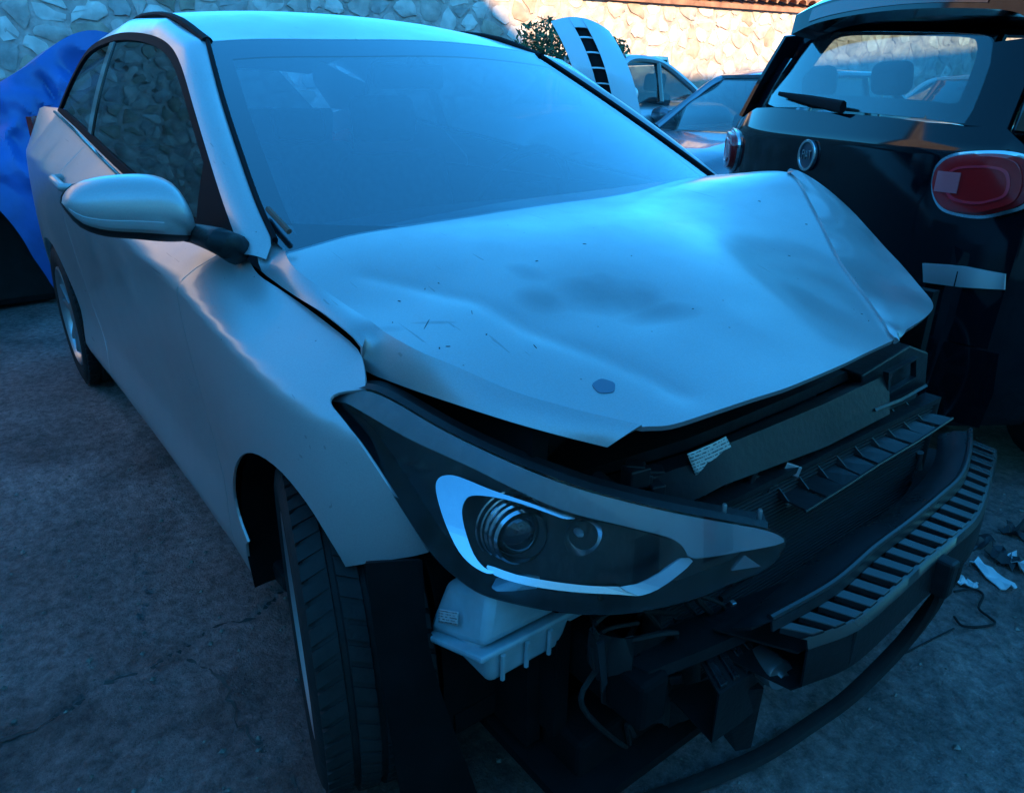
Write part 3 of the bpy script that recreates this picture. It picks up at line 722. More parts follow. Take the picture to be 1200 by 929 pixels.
# bowl: wall from the lens edge inwards and a floor
w0 = [HL.pos(*q)-hloc for q in oL]; cen = np.mean(oL, 0)
w1 = [HL.pos(*(cen+(q-cen)*.90), -.075)-hloc for q in oL]
wl_ = MB(); nL = len(w0); wl_.add(w0+w1, [(k, (k+1) % nL, nL+(k+1) % nL, nL+k)[::-1] for k in range(nL)])
fl_v, fl_f, _ = panel_data(HL, [cen+(q-cen)*.90 for q in oL], .04, (), .01, -.075)
wl_.add([q-hloc for q in fl_v], fl_f); wl_.build('housing', HLIN, head, sharp=50)
hpan('lens', hl_px, .02, CLEAR, 0.002, .0025)
hpan('upper_sheen_band', [(389, 470), (398, 461), (427, 458), (458, 469), (522, 506), (593, 540), (660, 567), (710, 582), (780, 599), (848, 612), (900, 622), (919, 635), (870, 646), (813, 654), (800, 640), (779, 628), (710, 611), (660, 598), (607, 575), (555, 549), (522, 534), (475, 512), (427, 484), (405, 472)], .02, LSHEEN, -.003, .003)  # opaque grey band painted in for sky reflected on the lens top
# chrome surround in the shape of a long J
B_ = lambda x, y: (480+x/2.609, 540+y/2.609)
chr_px = [B_(*q) for q in ((80, 85), (86, 56), (108, 44), (150, 48), (250, 88), (350, 122), (430, 148), (490, 168), (505, 176), (470, 176), (420, 158), (320, 124), (240, 108), (190, 106), (168, 122), (160, 160), (172, 220), (196, 285), (228, 325), (260, 340), (235, 343), (190, 318), (150, 275), (115, 205), (92, 140))]
hpan('chrome_surround', chr_px, .012, CHROME, -.020, .005, n=3, HL=HLT)
low_px = [B_(*q) for q in ((238, 318), (330, 348), (450, 370), (560, 382), (640, 384), (655, 392), (700, 412), (640, 408), (500, 400), (360, 380), (262, 350))]
hpan('lower_strip', low_px, .012, mat('satin_chrome', (.45, .47, .5), .25, .9), -.022, .004, HL=HLT)
li_px = [B_(*q) for q in ((645, 385), (700, 375), (770, 340), (832, 296), (866, 306), (820, 350), (760, 392), (712, 410), (690, 408))]
hpan('light_guide', li_px, .012, mat('pale_lens', (.42, .44, .46), .25, coat=.5), -.018, .012, n=2, HL=HLT)
inner_px = [B_(*q) for q in ((172, 125), (200, 110), (300, 124), (430, 165), (480, 182), (600, 190), (760, 232), (830, 292), (760, 335), (690, 370), (560, 374), (450, 362), (330, 338), (240, 310), (205, 270), (178, 200))]
hpan('inner_bezel', inner_px, .02, HLIN, -.06, .004)
tri_px = [B_(*q) for q in ((985, 335), (1025, 288), (1075, 322))]
hpan('side_reflector', tri_px, .01, mat('amber_grey_lens', (.12, .12, .125), .2, coat=.5), -.012, .006, sm=False)
# projector
pc = HL.P(610, 627, -.045)-hloc; pax = nrm((.92, -.28, .12))
MB().lathe(pc-pax*.03, pax, [(.048, 0), (.049, .012), (.046, .014), (.046, .022), (.043, .024), (.043, .036), (.039, .040), (.0375, .032), (.0375, 0)], 40).build('projector_ring', CHROME, head)
MB().lathe(pc-pax*.028, pax, [(.0375, 0)]+[(.036*math.cos(t), .012+.026*math.sin(t)) for t in np.linspace(0, math.pi/2, 9)], 36).build('projector_lens', mat('dark_lens', (.01, .012, .016), .04, coat=1), head)
for rr, off in ((.056, -.008), (.051, .0)):
    MB().lathe(pc-pax*.03, pax, [(rr, off), (rr+.0015, off+.003), (rr-.001, off+.004)], 40).build('bezel_ring', CHROME, head)
pc2 = HL.P(683, 628, -.045)-hloc
MB().lathe(pc2-pax*.012, pax, [(.030, .014), (.026, .004), (.018, -.006), (.006, -.012)], 24).build('reflector_bowl', CHROME, head)
MB().lathe(pc2-pax*.012, pax, [(.006, -.012), (.006, .004), (.003, .009), (.0005, .010)], 12).build('bulb', mat('pale_lens'), head)
# lower and rear housing of the lamp
hb_ = [HL.pos(*HL.hit(*q))-hloc for q in cr([(504, 648), (520, 664), (557, 692), (595, 705), (652, 716), (700, 720), (748, 717), (806, 704), (863, 682), (902, 664), (921, 637)], 4)]
inw = np.array((-.62, .50, -.20)); down = np.array((-.02, .03, -.035))
MB().grid([[q+np.array((0, 0, -.001)) for q in hb_], [q+down*.55+inw*.015 for q in hb_], [q+down+inw*.10 for q in hb_], [q+down*1.3+inw*.30 for q in hb_]]).build('lower_housing', BLACKP, head, sharp=50)
ht_ = [HL.pos(*HL.hit(*q))-hloc for q in cr([(394, 459), (427, 455), (458, 466), (522, 503), (593, 537), (660, 563), (710, 579), (780, 596), (848, 609), (900, 619)], 4)]
MB().grid([[q for q in ht_], [q+np.array((-.008, .010, .004)) for q in ht_], [q+np.array((-.012, .016, -.006)) for q in ht_], [q+np.array((-.030, .035, -.004)) for q in ht_], [q+np.array((-.06, .06, -.05)) for q in ht_], [q+np.array((-.10, .09, -.20)) for q in ht_]][::-1]).build('top_flange', BLACKP, head, sharp=40)
for px in ((850, 607), (892, 613)):
    q = HL.P(*px)-hloc+np.array((-.012, .012, .0)); MB().lathe(q, (0, 0, 1), [(.004, -.005), (.004, .010), (.0028, .013), (.0, .013)], 10).build('locating_pin', ALU, head)

# ------------------------------------------------------------------ bumper beam with its slotted cover
def beampath(px, z): return [UZ(u, v, z) for u, v in px]
beam = empty('bumper_beam', (.6, .1, .40)); beam.parent = car; bl = np.array(beam.location)
inn = beampath([(1117, 505), (1115, 533), (1100, 560), (1067, 590), (1013, 623), (975, 650), (930, 690), (880, 735)], .515)
lip = beampath([(1139, 505), (1137, 533), (1127, 560), (1103, 583), (1067, 613), (1027, 643), (978, 685), (905, 727)], .515)
rb = [q+np.array((.004, 0, -.018)) for q in lip]
rf = beampath([(1168, 527), (1164, 552), (1149, 600), (1124, 627), (1087, 657), (1053, 688), (1004, 728), (946, 750)], .475)
N_ = 64
inn, lip, rb, rf = (resample(cr(c, 6), N_) for c in (inn, lip, rb, rf))
COVER = mat('beam_cover_plastic', (.010, .011, .013), .20, var=.3, vscale=12, dust=.05, dcol=(.14, .13, .12), rvar=.2)
# back shelf and lip
bs = MB(); bs.sheet([[p for p in inn-np.array((.03, 0, .02))], [p for p in inn], [p for p in lip], [p for p in rb]], .004)
mk('back_shelf', [q-bl for q in bs.v], bs.f, COVER, beam, sharp=40)
tb = MB().tube([p+np.array((-.004, 0, .002)) for p in lip], .006, 8); mk('top_lip', [q-bl for q in tb.v], tb.f, COVER, beam)
ntop = 21; ar = np.linspace(0, 1, N_)
def at(c, t): return np.array([np.interp(t, ar, c[:, k]) for k in range(3)])
# front rail, back rail and rungs
fr_ = MB().sheet([[at(rb, t)*.14+at(rf, t)*.86 for t in ar], [at(rf, t) for t in ar], [at(rf, t)+np.array((.006, -.004, -.012)) for t in ar]], .005); mk('front_rail', [q-bl for q in fr_.v], fr_.f, COVER, beam, sharp=40)
for i in range(ntop):
    t0 = (i+.12)/ntop; t1 = (i+.66)/ntop
    a0, a1, b0, b1 = at(rb, t0), at(rb, t1), at(rf, t0)*.92+at(rb, t0)*.08, at(rf, t1)*.92+at(rb, t1)*.08
    dz = np.array((0, 0, -.010)); up_ = np.array((0, 0, .003+.003*random.random()))
    r_ = MB().hexa([q-bl for q in (a0+dz, b0+dz, b1+dz, a1+dz, a0+up_*.2, b0+up_, b1+up_, a1+up_*.2)]); r_.build('rung', COVER, beam, smooth=False, bevel=.0015)
# steel beam underneath with front face
st = MB().sheet([[p+np.array((-.10, 0, -.06)) for p in rb], [p+np.array((-.012, 0, -.03)) for p in rf], [p+np.array((.004, 0, -.016)) for p in rf], [p+np.array((.006, 0, -.085)) for p in rf], [p+np.array((-.01, 0, -.105)) for p in rf], [p+np.array((-.11, 0, -.11)) for p in rb]], .004)
mk('steel_beam', [q-bl for q in st.v], st.f, BLACKP, beam, sharp=40)
for px, w_ in (((1000, 735), .05), ((1110, 665), .03)):
    q = UZ(*px, .45)+np.array((-.01, 0, -.02)); rbox(q-bl, (.05, w_, .075)).build('clip_block', BLACKP, beam, smooth=False, bevel=.006)
# lower left end of the cover
le_b = [UZ(u, v, .40) for u, v in ((815, 758), (850, 750), (878, 742))]; le_f = [UZ(u, v, .375) for u, v in ((842, 806), (874, 785), (899, 766))]
le_b = resample(le_b, 24); le_f = resample(le_f, 24)
e_ = MB().sheet([list(le_b+np.array((0, 0, -.012))), list(le_f+np.array((0, 0, -.012))), list(le_f+np.array((0, 0, -.11))), list(le_b+np.array((-.05, 0, -.13)))], .004); mk('end_cover', [q-bl for q in e_.v], e_.f, BLACKP, beam, sharp=40)
a24 = np.linspace(0, 1, 24)
for i in range(4):
    t0, t1 = (i+.2)/4, (i+.72)/4; f_ = lambda c, t: np.array([np.interp(t, a24, c[:, k]) for k in range(3)])
    a0, a1, b0, b1 = f_(le_b, t0), f_(le_b, t1), f_(le_f, t0), f_(le_f, t1); dz = np.array((0, 0, -.014))
    MB().hexa([q-bl for q in (a0+dz, b0+dz, b1+dz, a1+dz, a0, b0, b1, a1)]).build('rung', COVER, beam, smooth=False, bevel=.0015)
tow = UZ(909, 787, .37); MB().lathe(tow-bl, (1, -.25, .15), [(.005, .02), (.009, .021), (.011, .014), (.024, .012), (.026, .006), (.026, -.04), (.012, -.05)], 24).build('towing_eye_socket', ALU, beam)
# long lower shelf behind the beam (left part) and brackets
sh = MB().sheet([[UZ(u, v, .40) for u, v in ((700, 775), (780, 748), (860, 715), (975, 672))], [UZ(u, v, .41) for u, v in ((760, 800), (830, 772), (905, 738), (985, 693))]], .02); mk('lower_shelf', [q-bl for q in sh.v], sh.f, BLACKP, beam, sharp=40)
br = MB().hexa([UZ(848, 862, .19), UZ(862, 880, .14), UZ(880, 876, .14), UZ(874, 848, .19), UZ(848, 800, .33), UZ(850, 812, .33), UZ(895, 806, .33), UZ(885, 795, .33)]); mk('bracket', [q-bl for q in br.v], br.f, BLACKP, beam, smooth=False)

# ------------------------------------------------------------------ radiator support, air guide, condenser
sup = empty('radiator_support', (.42, 0, .62)); sup.parent = car; sl = np.array(sup.location)
SUPP = mat('support_plastic', (.011, .012, .015), .42, spec=.35, var=.35, vscale=10, bump=.1, bscale=70, dust=.07, dcol=(.14, .13, .11))
def C_(x, y): return (780+x/3, 390+y/3)
tp = [UX(*C_(*q), x_) for q, x_ in (((-420, 560), .30), ((-120, 478), .40), ((60, 425), .43), ((240, 350), .43), ((460, 255), .43), ((700, 145), .43))]; bt = [UX(*C_(*q), x_) for q, x_ in (((-400, 700), .31), ((-60, 590), .42), ((130, 532), .455), ((300, 465), .455), ((480, 395), .455), ((705, 283), .455))]
sp = MB().sheet(strip(tp, bt, n=30, m=6, bulge=.0), .05); mk('crossmember', [q-sl for q in sp.v], sp.f, SUPP, sup, sharp=40)
tq = MB().sheet([[p+np.array((-.16, 0, -.01)) for p in resample(tp, 20)], [p+np.array((0, 0, .004)) for p in resample(tp, 20)]], .02); mk('top_panel', [q-sl for q in tq.v], tq.f, SUPP, sup, sharp=40)
# raised right hand end with a window
def framebox(p_, q_, r_, s_, th, dep):      # p,q,r,s corners clockwise
    c = (p_+q_+r_+s_)/4; o = [p_, q_, r_, s_]; i_ = [x+(c-x)*th for x in o]; n = nrm(np.cross(q_-p_, s_-p_)); m_ = MB()
    for k in range(4):
        a, b, ci, di = o[k], o[(k+1) % 4], i_[(k+1) % 4], i_[k]; m_.hexa([a-n*dep, b-n*dep, ci-n*dep, di-n*dep, a, b, ci, di])
    return m_
en = [UX(*C_(*q), .462) for q in ((690, 150), (860, 45), (925, 70), (915, 185), (700, 285))]
eb = MB(); v0 = [q for q in en]; v1 = [q+np.array((-.07, .01, 0)) for q in en]; eb.add(v0+v1, [(4, 3, 2, 1, 0), (5, 6, 7, 8, 9)]+[(k, (k+1) % 5, 5+(k+1) % 5, 5+k) for k in range(5)]); mk('end_block', [q-sl for q in eb.v], eb.f, SUPP, sup, smooth=False, bevel=.004)
fb = framebox(*[UX(*C_(*q), .476) for q in ((765, 135), (870, 80), (868, 150), (760, 215))], .16, .012); mk('slot_frame', [q-sl for q in fb.v], fb.f, SUPP, sup, smooth=False)
fbk = MB().add([UX(*C_(*q), .4655)-sl for q in ((775, 140), (864, 95), (860, 145), (768, 205))], [(0, 1, 2, 3)[::-1]]); fbk.build('slot_recess', HLIN, sup, smooth=False)
# hanging ledge under the window
lg = MB().sheet([[UX(*C_(*q), .455) for q in ((700, 290), (800, 232), (915, 182))], [UX(*C_(*q), .50) for q in ((740, 275), (830, 240), (922, 188))]], .006); mk('ledge', [q-sl for q in lg.v], lg.f, SUPP, sup, smooth=False)
for q in ((498, 317), (563, 265), (607, 228), (648, 198), (330, 372)):
    MB().lathe(UX(*C_(*q), .452)-sl, (1, 0, .1), [(.006, -.004), (.006, .003), (.004, .005), (.0, .005)], 8).build('bolt', ALU, sup)
# paper sticker with print
def sticker_mat(name, base, lines, sx=1):
    m = bpy.data.materials.new(name); m.use_nodes = True; n = m.node_tree.nodes; L = m.node_tree.links; b = n['Principled BSDF']; b.inputs['Roughness'].default_value = .6
    tc = n.new('ShaderNodeTexCoord'); mp = n.new('ShaderNodeMapping'); mp.inputs['Scale'].default_value = (26*sx, lines, 1); L.new(tc.outputs['UV'], mp.inputs[0])
    no = n.new('ShaderNodeTexNoise'); no.inputs['Scale'].default_value = 1.0; no.inputs['Detail'].default_value = 3; L.new(mp.outputs[0], no.inputs['Vector'])
    wv = n.new('ShaderNodeTexWave'); wv.bands_direction = 'Y'; wv.inputs['Scale'].default_value = lines*.32; L.new(tc.outputs['UV'], wv.inputs['Vector'])
    mu = n.new('ShaderNodeMath'); mu.operation = 'MULTIPLY'; L.new(no.outputs['Fac'], mu.inputs[0]); L.new(wv.outputs['Fac'], mu.inputs[1])
    rp = n.new('ShaderNodeValToRGB'); rp.color_ramp.elements[0].position = .40; rp.color_ramp.elements[1].position = .46
    rp.color_ramp.elements[0].color = (*base, 1); rp.color_ramp.elements[1].color = (.06, .06, .07, 1)
    L.new(mu.outputs[0], rp.inputs[0]); L.new(rp.outputs[0], b.inputs['Base Color']); return m
def quad_uv(name, q4, m, parent, org, nx=10, ny=6, curl=0.0):
    p = [np.asarray(q) for q in q4]; nv = nrm(np.cross(p[1]-p[0], p[3]-p[0])); rows = []; uv = []
    for j in range(ny):
        t = j/(ny-1)
        for i in range(nx):
            s_ = i/(nx-1); rows.append((p[0]*(1-s_)+p[1]*s_)*(1-t)+(p[3]*(1-s_)+p[2]*s_)*t-org-nv*curl*(math.sin(s_*3.1)*.5+.5*random.random()*.3)); uv.append((s_, 1-t))
    f = [(j*nx+i, j*nx+i+1, (j+1)*nx+i+1, (j+1)*nx+i)[::-1] for j in range(ny-1) for i in range(nx-1)]
    o = mk(name, rows, f, m, parent); ul = o.data.uv_layers.new(name='UVMap')
    for l in o.data.loops: ul.data[l.index].uv = uv[l.vertex_index]
    so = o.modifiers.new('s', 'SOLIDIFY'); so.thickness = .0006
    return o
quad_uv('paper_sticker', [UX(*C_(*q), .478) for q in ((75, 425), (212, 363), (248, 437), (105, 500))], sticker_mat('printed_paper', (.62, .63, .60), 7), sup, sl, curl=.004)
# air guide flaps
ag = empty('air_guide', (.5, .1, .58)); ag.parent = car; al = np.array(ag.location)
hk = resample([UX(*C_(*q), .475) for q in ((360, 560), (500, 480), (640, 395), (760, 328), (880, 268))], 10); fk = resample([UZ(*C_(*q), hk[0][2]-.004) for q in ((490, 628), (630, 540), (760, 455), (880, 385), (1008, 300))], 10)
dz = np.array((0, 0, -.004))
for i in range(9):
    a, b = hk[i], hk[i+1]; c, d = fk[i+1], fk[i]; g_ = .07; tw = np.array((0, 0, random.uniform(-.004, .004)))
    a2, b2, c2, d2 = a+(b-a)*g_, b-(b-a)*g_, c-(c-d)*g_+tw, d+(c-d)*g_+tw
    MB().hexa([q-al for q in (a2+dz, b2+dz, c2+dz, d2+dz, a2, b2, c2, d2)]).build('flap', SUPP, ag, smooth=False)
    e0 = a+(d-a)*.02; e1 = a+(d-a)*.55; up = np.array((0, 0, .032)); si = nrm(b-a)*.003
    MB().hexa([q-al for q in (e0, e1, e1+si, e0+si, e0+up, e1+up*.08, e1+up*.08+si, e0+up+si)]).build('rib', SUPP, ag, smooth=False)
hb2 = MB().sheet([list(hk+np.array((-.012, 0, .045))), list(hk+np.array((-.006, 0, .0)))], .004); mk('hinge_strip', [q-al for q in hb2.v], hb2.f, SUPP, ag, sharp=40)
fe = MB().tube([q for q in fk], .003, 6); mk('front_edge', [q-al for q in fe.v], fe.f, SUPP, ag)
def fin_mat():
    m = bpy.data.materials.new('condenser_fins'); m.use_nodes = True; n = m.node_tree.nodes; L = m.node_tree.links; b = n['Principled BSDF']
    b.inputs['Base Color'].default_value = (.05, .05, .052, 1); b.inputs['Roughness'].default_value = .5; b.inputs['Metallic'].default_value = .3
    tc = n.new('ShaderNodeTexCoord'); br_ = n.new('ShaderNodeTexBrick'); br_.inputs['Scale'].default_value = 110; br_.offset = .5
    br_.inputs['Color1'].default_value = (.9,)*3+(1,); br_.inputs['Color2'].default_value = (.6,)*3+(1,); br_.inputs['Mortar'].default_value = (0, 0, 0, 1); br_.inputs['Mortar Size'].default_value = .12
    sp_ = n.new('ShaderNodeSeparateXYZ'); cb = n.new('ShaderNodeCombineXYZ'); L.new(tc.outputs['Object'], sp_.inputs[0]); L.new(sp_.outputs[1], cb.inputs[0]); L.new(sp_.outputs[2], cb.inputs[1]); L.new(cb.outputs[0], br_.inputs['Vector'])
    bp = n.new('ShaderNodeBump'); bp.inputs['Strength'].default_value = 1; bp.inputs['Distance'].default_value = .004; L.new(br_.outputs['Color'], bp.inputs['Height']); L.new(bp.outputs[0], b.inputs['Normal'])
    return m
cdn = empty('condenser', (.485, .02, .42)); cdn.parent = car
cm = MB().box((-.006, 0, 0), (.018, .88, .36))
for i in range(43): cm.box((.004, 0, -.176+i*.0084), (.012, .88, .0032))
cm.build('core', fin_mat(), cdn, smooth=False)
for sg in (-1, 1): MB().tube([(0, sg*.45, -.18), (0, sg*.45, .18)], .016, 12).build('end_tank', BLACKP, cdn)
rbox((.0, 0, .186), (.035, .90, .012)).build('top_rail', BLACKP, cdn, smooth=False); rbox((.0, 0, -.186), (.04, .92, .02)).build('bottom_rail', BLACKP, cdn, smooth=False)
MB().tube([UX(*C_(*q), .50)-np.array((.485, .02, .42)) for q in ((895, 420), (890, 480), (860, 560), (845, 610))], .008, 8).build('coolant_pipe', ALU, cdn)
# headlight-side carrier and dark engine bay
bay = empty('engine_bay', (.1, 0, .4)); bay.parent = car; byl = np.array(bay.location)
BAY = mat('engine_bay_black', (.004, .004, .0045), .8, spec=.15, var=.4, vscale=16, dust=.02, dcol=(.08, .07, .06))
rbox((-.30, 0, .08), (.04, 1.36, .80)).build('bulkhead', BAY, bay, smooth=False)
for sg in (-1, 1):
    rbox((-.02, sg*.60, .10), (.62, .03, .62)).build('inner_wing', BAY, bay, smooth=False)
    rbox((.30, sg*.52, -.02), (.36, .06, .09)).build('chassis_rail', BAY, bay, smooth=False, bevel=.01)
rbox((-.02, .06, .16), (.42, .62, .52)).build('engine_block', BAY, bay, smooth=False, bevel=.05)
rbox((-.05, .30, .44), (.30, .20, .05)).build('engine_cover', BLACKP, bay, smooth=False, bevel=.02)
rbox((0, 0, -.24), (.86, 1.25, .02)).build('undertray', BAY, bay, smooth=False)
rbox((.33, 0, -.20), (.10, 1.15, .08)).build('lower_crossmember', BAY, bay, smooth=False, bevel=.01)
rbox((.26, -.50, .10), (.05, .10, .30)).build('lamp_carrier', BLACKP, bay, smooth=False, bevel=.008)
rbox((.18, -.575, -.02), (.30, .03, .3)).build('front_wing_panel', BAY, bay, smooth=False)
q_ = UY(650, 515, -.45); MB().hexa([q_+np.array(o) for o in ((-.012, -.02, -.06), (.012, -.02, -.06), (.012, .02, -.06), (-.012, .02, -.06), (-.012, -.02, .05), (.012, -.02, .05), (.012, .02, .05), (-.012, .02, .05))]); rbox(q_-byl, (.02, .05, .07)).build('hood_stop', SUPP, bay, smooth=False, bevel=.004)
for i in range(14):
    q = UX(*random.choice([(760, 560), (800, 565), (770, 580), (830, 575), (860, 590), (740, 550)]), .42+.03*random.random())+RNG.normal(0, .012, 3); rbox(q-byl, (.02+.03*random.random(), .015+.03*random.random(), .015+.02*random.random()), Matrix.Rotation(random.random()*3, 3, 'Z')).build('small_bracket', SUPP, bay, smooth=False, bevel=.003)
for i in range(6):                                                      # ribbed duct beside the sticker
    q = UX(795+7*i, 578+2*i, .44); rbox(q-byl, (.01, .005, .07)).build('duct_rib', SUPP, bay, smooth=False)
MB().tube([UX(*q, .42)-byl for q in ((700, 560), (740, 590), (800, 600), (860, 640), (880, 690))], .012, 8).build('wiring_loom', BLACKP, bay)
MB().tube([UX(*q, .46)-byl for q in ((820, 690), (850, 700), (900, 715), (930, 700))], .009, 8).build('wiring_loom', BLACKP, bay)

# ------------------------------------------------------------------ washer bottle
wb = empty('washer_bottle', (.45, -.62, .42)); wb.parent = car; wo = np.array(wb.location)
BOT = mat('milky_plastic', (.34, .50, .56), .38, var=.22, vscale=14, dust=.22, dcol=(.16, .15, .14), bump=.15, bscale=30)
yb = -.735; e1 = UY(566, 704, yb); e2 = UY(566, 762, yb); l1 = UY(505, 682, yb); l2 = UY(498, 740, yb); r_ = np.array((0, .20, 0))
r_ = np.array((0, .22, 0)); MB().hexa([q-wo for q in (l2, e2, e2+r_, l2+r_, l1+np.array((.01, .02, 0)), e1+np.array((-.01, .02, 0)), e1+r_, l1+r_)]).build('upper_tank', BOT, wb, bevel=.014)
ringp = [l2+np.array((-.012, -.01, 0)), e2+np.array((.012, -.012, 0)), e2+r_*1.0+np.array((.012, 0, 0)), l2+r_]
m_ = MB(); m_.hexa([q-wo+np.array((0, 0, -.012)) for q in ringp]+[q-wo for q in ringp]); m_.build('seam_flange', BOT, wb, smooth=False, bevel=.004)
z0 = e2[2]-.012
def tank(name, x0, x1, y0, y1, za, zb_, tx=.012, ty=.012):
    p = [np.array(q) for q in ((x0+tx, y0+ty, zb_), (x1-tx, y0+ty, zb_), (x1-tx, y1-ty, zb_), (x0+tx, y1-ty, zb_), (x0, y0, za), (x1, y0, za), (x1, y1, za), (x0, y1, za))]
    o = MB().hexa([q-wo for q in p]).build(name, BOT, wb, bevel=.012); o.modifiers['b'].segments = 3; return o
xa, xb_ = l2[0]+.05, e2[0]+.004
tank('lower_tank', xa, xb_, yb+.004, yb+.17, z0, z0-.068); tank('neck', xa+.02, xb_-.004, yb+.16, yb+.30, z0+.002, z0-.030, .004, .0); tank('pump_housing', xa+.01, xb_+.008, yb+.27, yb+.36, z0+.012, z0-.055)
MB().tube([np.array((xb_-.01, yb+.22, z0-.025))-wo, np.array((xb_-.005, yb+.23, z0-.07))-wo, np.array((xb_-.03, yb+.25, z0-.12))-wo], .007, 8).build('hose', BLACKP, wb)
for k in range(3): MB().tube([np.array((xb_+.004, yb+.03+.045*k, z0-.006))-wo, np.array((xb_-.004, yb+.035+.045*k, z0-.06))-wo], .004, 6).build('moulded_rib', BOT, wb)
lab = [UY(514, 713, yb-.003), UY(537, 717, yb-.003), UY(536, 733, yb-.003), UY(514, 729, yb-.003)]
quad_uv('sticker', lab, sticker_mat('small_label', (.55, .58, .6), 5, .3), wb, wo)

# loose wiring, clips and torn plastic in the opened front
rr_ = np.random.RandomState(12)
for k in range(12):
    p0 = np.array((rr_.uniform(700, 880), rr_.uniform(690, 790))); pth = [UX(*p0, .50)]
    for j in range(4): p0 = p0+rr_.normal(0, 26, 2)+np.array((14, 6)); pth.append(UX(*p0, .50+rr_.uniform(-.05, .05)))
    MB().tube([q-byl for q in cr(pth, 5)], rr_.uniform(.0022, .006), 6).build('loose_wire', RUBBER, bay)
for k in range(34):
    px = (rr_.uniform(700, 890), rr_.uniform(700, 800)) if k < 20 else (rr_.uniform(870, 960), rr_.uniform(535, 590))
    q = UX(*px, rr_.uniform(.46, .54) if k < 20 else rr_.uniform(.46, .49)); sz = rr_.uniform(.008, .035, 3)*np.array((.6, 1, 1)); Rm = Matrix.Rotation(rr_.rand()*3, 3, Vector(nrm(rr_.normal(0, 1, 3))))
    rbox(q-byl, sz, Rm).build('torn_clip', SUPP if k % 4 else ALU, bay, smooth=False, bevel=.002)
def ragged(name, px_top, px_bot, x, parent, org, seed, m, n=26):
    r2 = np.random.RandomState(seed); T = resample([UX(*q, x) for q in px_top], n); Bm = resample([UX(*q, x+.01) for q in px_bot], n)
    jz = np.convolve(r2.normal(0, .022, n+6), np.ones(4)/4, 'same')[3:-3]; rows = [list(T), list(T*.5+Bm*.5+np.c_[jz*.6, jz*.2, jz*.1]), list(Bm+np.c_[jz*.5, jz*.2, jz])]
    mb = MB().sheet(rows, .003); return mk(name, [q-org for q in mb.v], mb.f, m, parent, sharp=25)
ragged('torn_liner', [(690, 740), (730, 748), (790, 745)], [(695, 775), (735, 795), (790, 785)], .52, bay, byl, 3, BLACKP)
ragged('torn_liner', [(700, 760), (760, 770), (820, 765)], [(705, 815), (760, 850), (815, 845)], .50, bay, byl, 4, BLACKP)
ragged('torn_liner', [(880, 560), (930, 545), (985, 520)], [(888, 585), (935, 572), (990, 545)], .478, bay, byl, 5, SUPP)
rbs = MB().hexa([q for q in [UX(700, 755, .545), UX(708, 752, .545), UX(712, 800, .55), UX(706, 812, .55)]]+[q+np.array((-.004, .002, 0)) for q in [UX(700, 755, .545), UX(708, 752, .545), UX(712, 800, .55), UX(706, 812, .55)]]); mk('bent_metal_tab', [q-byl for q in rbs.v], rbs.f, SUPP, bay, smooth=False)
# ------------------------------------------------------------------ wheels
def make_wheel(name, loc, steer, side):
    w_ = empty(name, loc, steer); w_.parent = car
    tp_ = [(.218, -.088), (.235, -.096), (.265, -.103), (.288, -.098), (.300, -.090)]
    tp_ += [(.3055, -.080)]
    for g in (-.045, 0, .045): tp_ += [(.3075, g-.006), (.3005, g-.004), (.3005, g+.004), (.3075, g+.006)]
    tp_ += [(.3055, .080), (.300, .090), (.288, .098), (.265, .103), (.235, .096), (.218, .088)]
    t = MB().lathe((0, 0, 0), (0, 1, 0), tp_, 72)
    for k in range(60):
        a0, a1 = 2*math.pi*k/60, 2*math.pi*(k+.72)/60
        for y0, y1, sk in ((-.092, -.052, .5), (-.039, -.006, -.4), (.006, .039, .4), (.052, .092, -.5)):
            d_ = sk*2*math.pi/60; P8 = []
            for r in (.298, .3115 if abs(y0+y1) < .1 else .309):
                for a, y in ((a0, y0), (a1, y0), (a1+d_, y1), (a0+d_, y1)): P8.append((r*math.cos(a), y, r*math.sin(a)))
            t.hexa([P8[i] for i in (0, 1, 2, 3, 4, 5, 6, 7)])
    t.build('tyre', RUBBER, w_, sharp=30)
    s = side
    r_ = MB().lathe((0, 0, 0), (0, s, 0), [(.216, -.09), (.219, .095), (.212, .098), (.206, .092), (.198, .080), (.192, .02), (.190, -.085)], 56)
    for k in range(5):
        for dd in (-.16, .16):
            a = 2*math.pi*k/5+.3; ca, sa = math.cos(a+dd*.55), math.sin(a+dd*.55); cb, sb = math.cos(a+dd*1.25), math.sin(a+dd*1.25)
            wd = .013; pa = np.array((-sa, 0, ca)); pb = np.array((-sb, 0, cb)); yy = np.array((0, s, 0))
            i_ = np.array((ca*.05, 0, sa*.05)); o_ = np.array((cb*.203, 0, sb*.203))
            r_.hexa([i_-pa*wd+yy*.05, o_-pb*wd+yy*.062, o_+pb*wd+yy*.062, i_+pa*wd+yy*.05, i_-pa*wd*.7+yy*.078, o_-pb*wd*.7+yy*.086, o_+pb*wd*.7+yy*.086, i_+pa*wd*.7+yy*.078])
    r_.lathe((0, 0, 0), (0, s, 0), [(.07, .045), (.068, .075), (.055, .082), (.03, .084), (.0, .084)], 24)
    r_.build('rim', ALU, w_, sharp=40)
    b_ = MB().lathe((0, 0, 0), (0, s, 0), [(.135, .0), (.135, .02), (.05, .025), (0, .025)], 32); b_.build('brake_disc', mat('rusty_disc', (.12, .07, .045), .6, .6, var=.3), w_)
    return w_
make_wheel('wheel', (.01, -.752, .305), math.radians(-16), -1); make_wheel('wheel', (-2.57, -.752, .305), 0, -1)
make_wheel('wheel', (.0, .752, .305), math.radians(-8), 1); make_wheel('wheel', (-2.57, .752, .305), 0, 1)
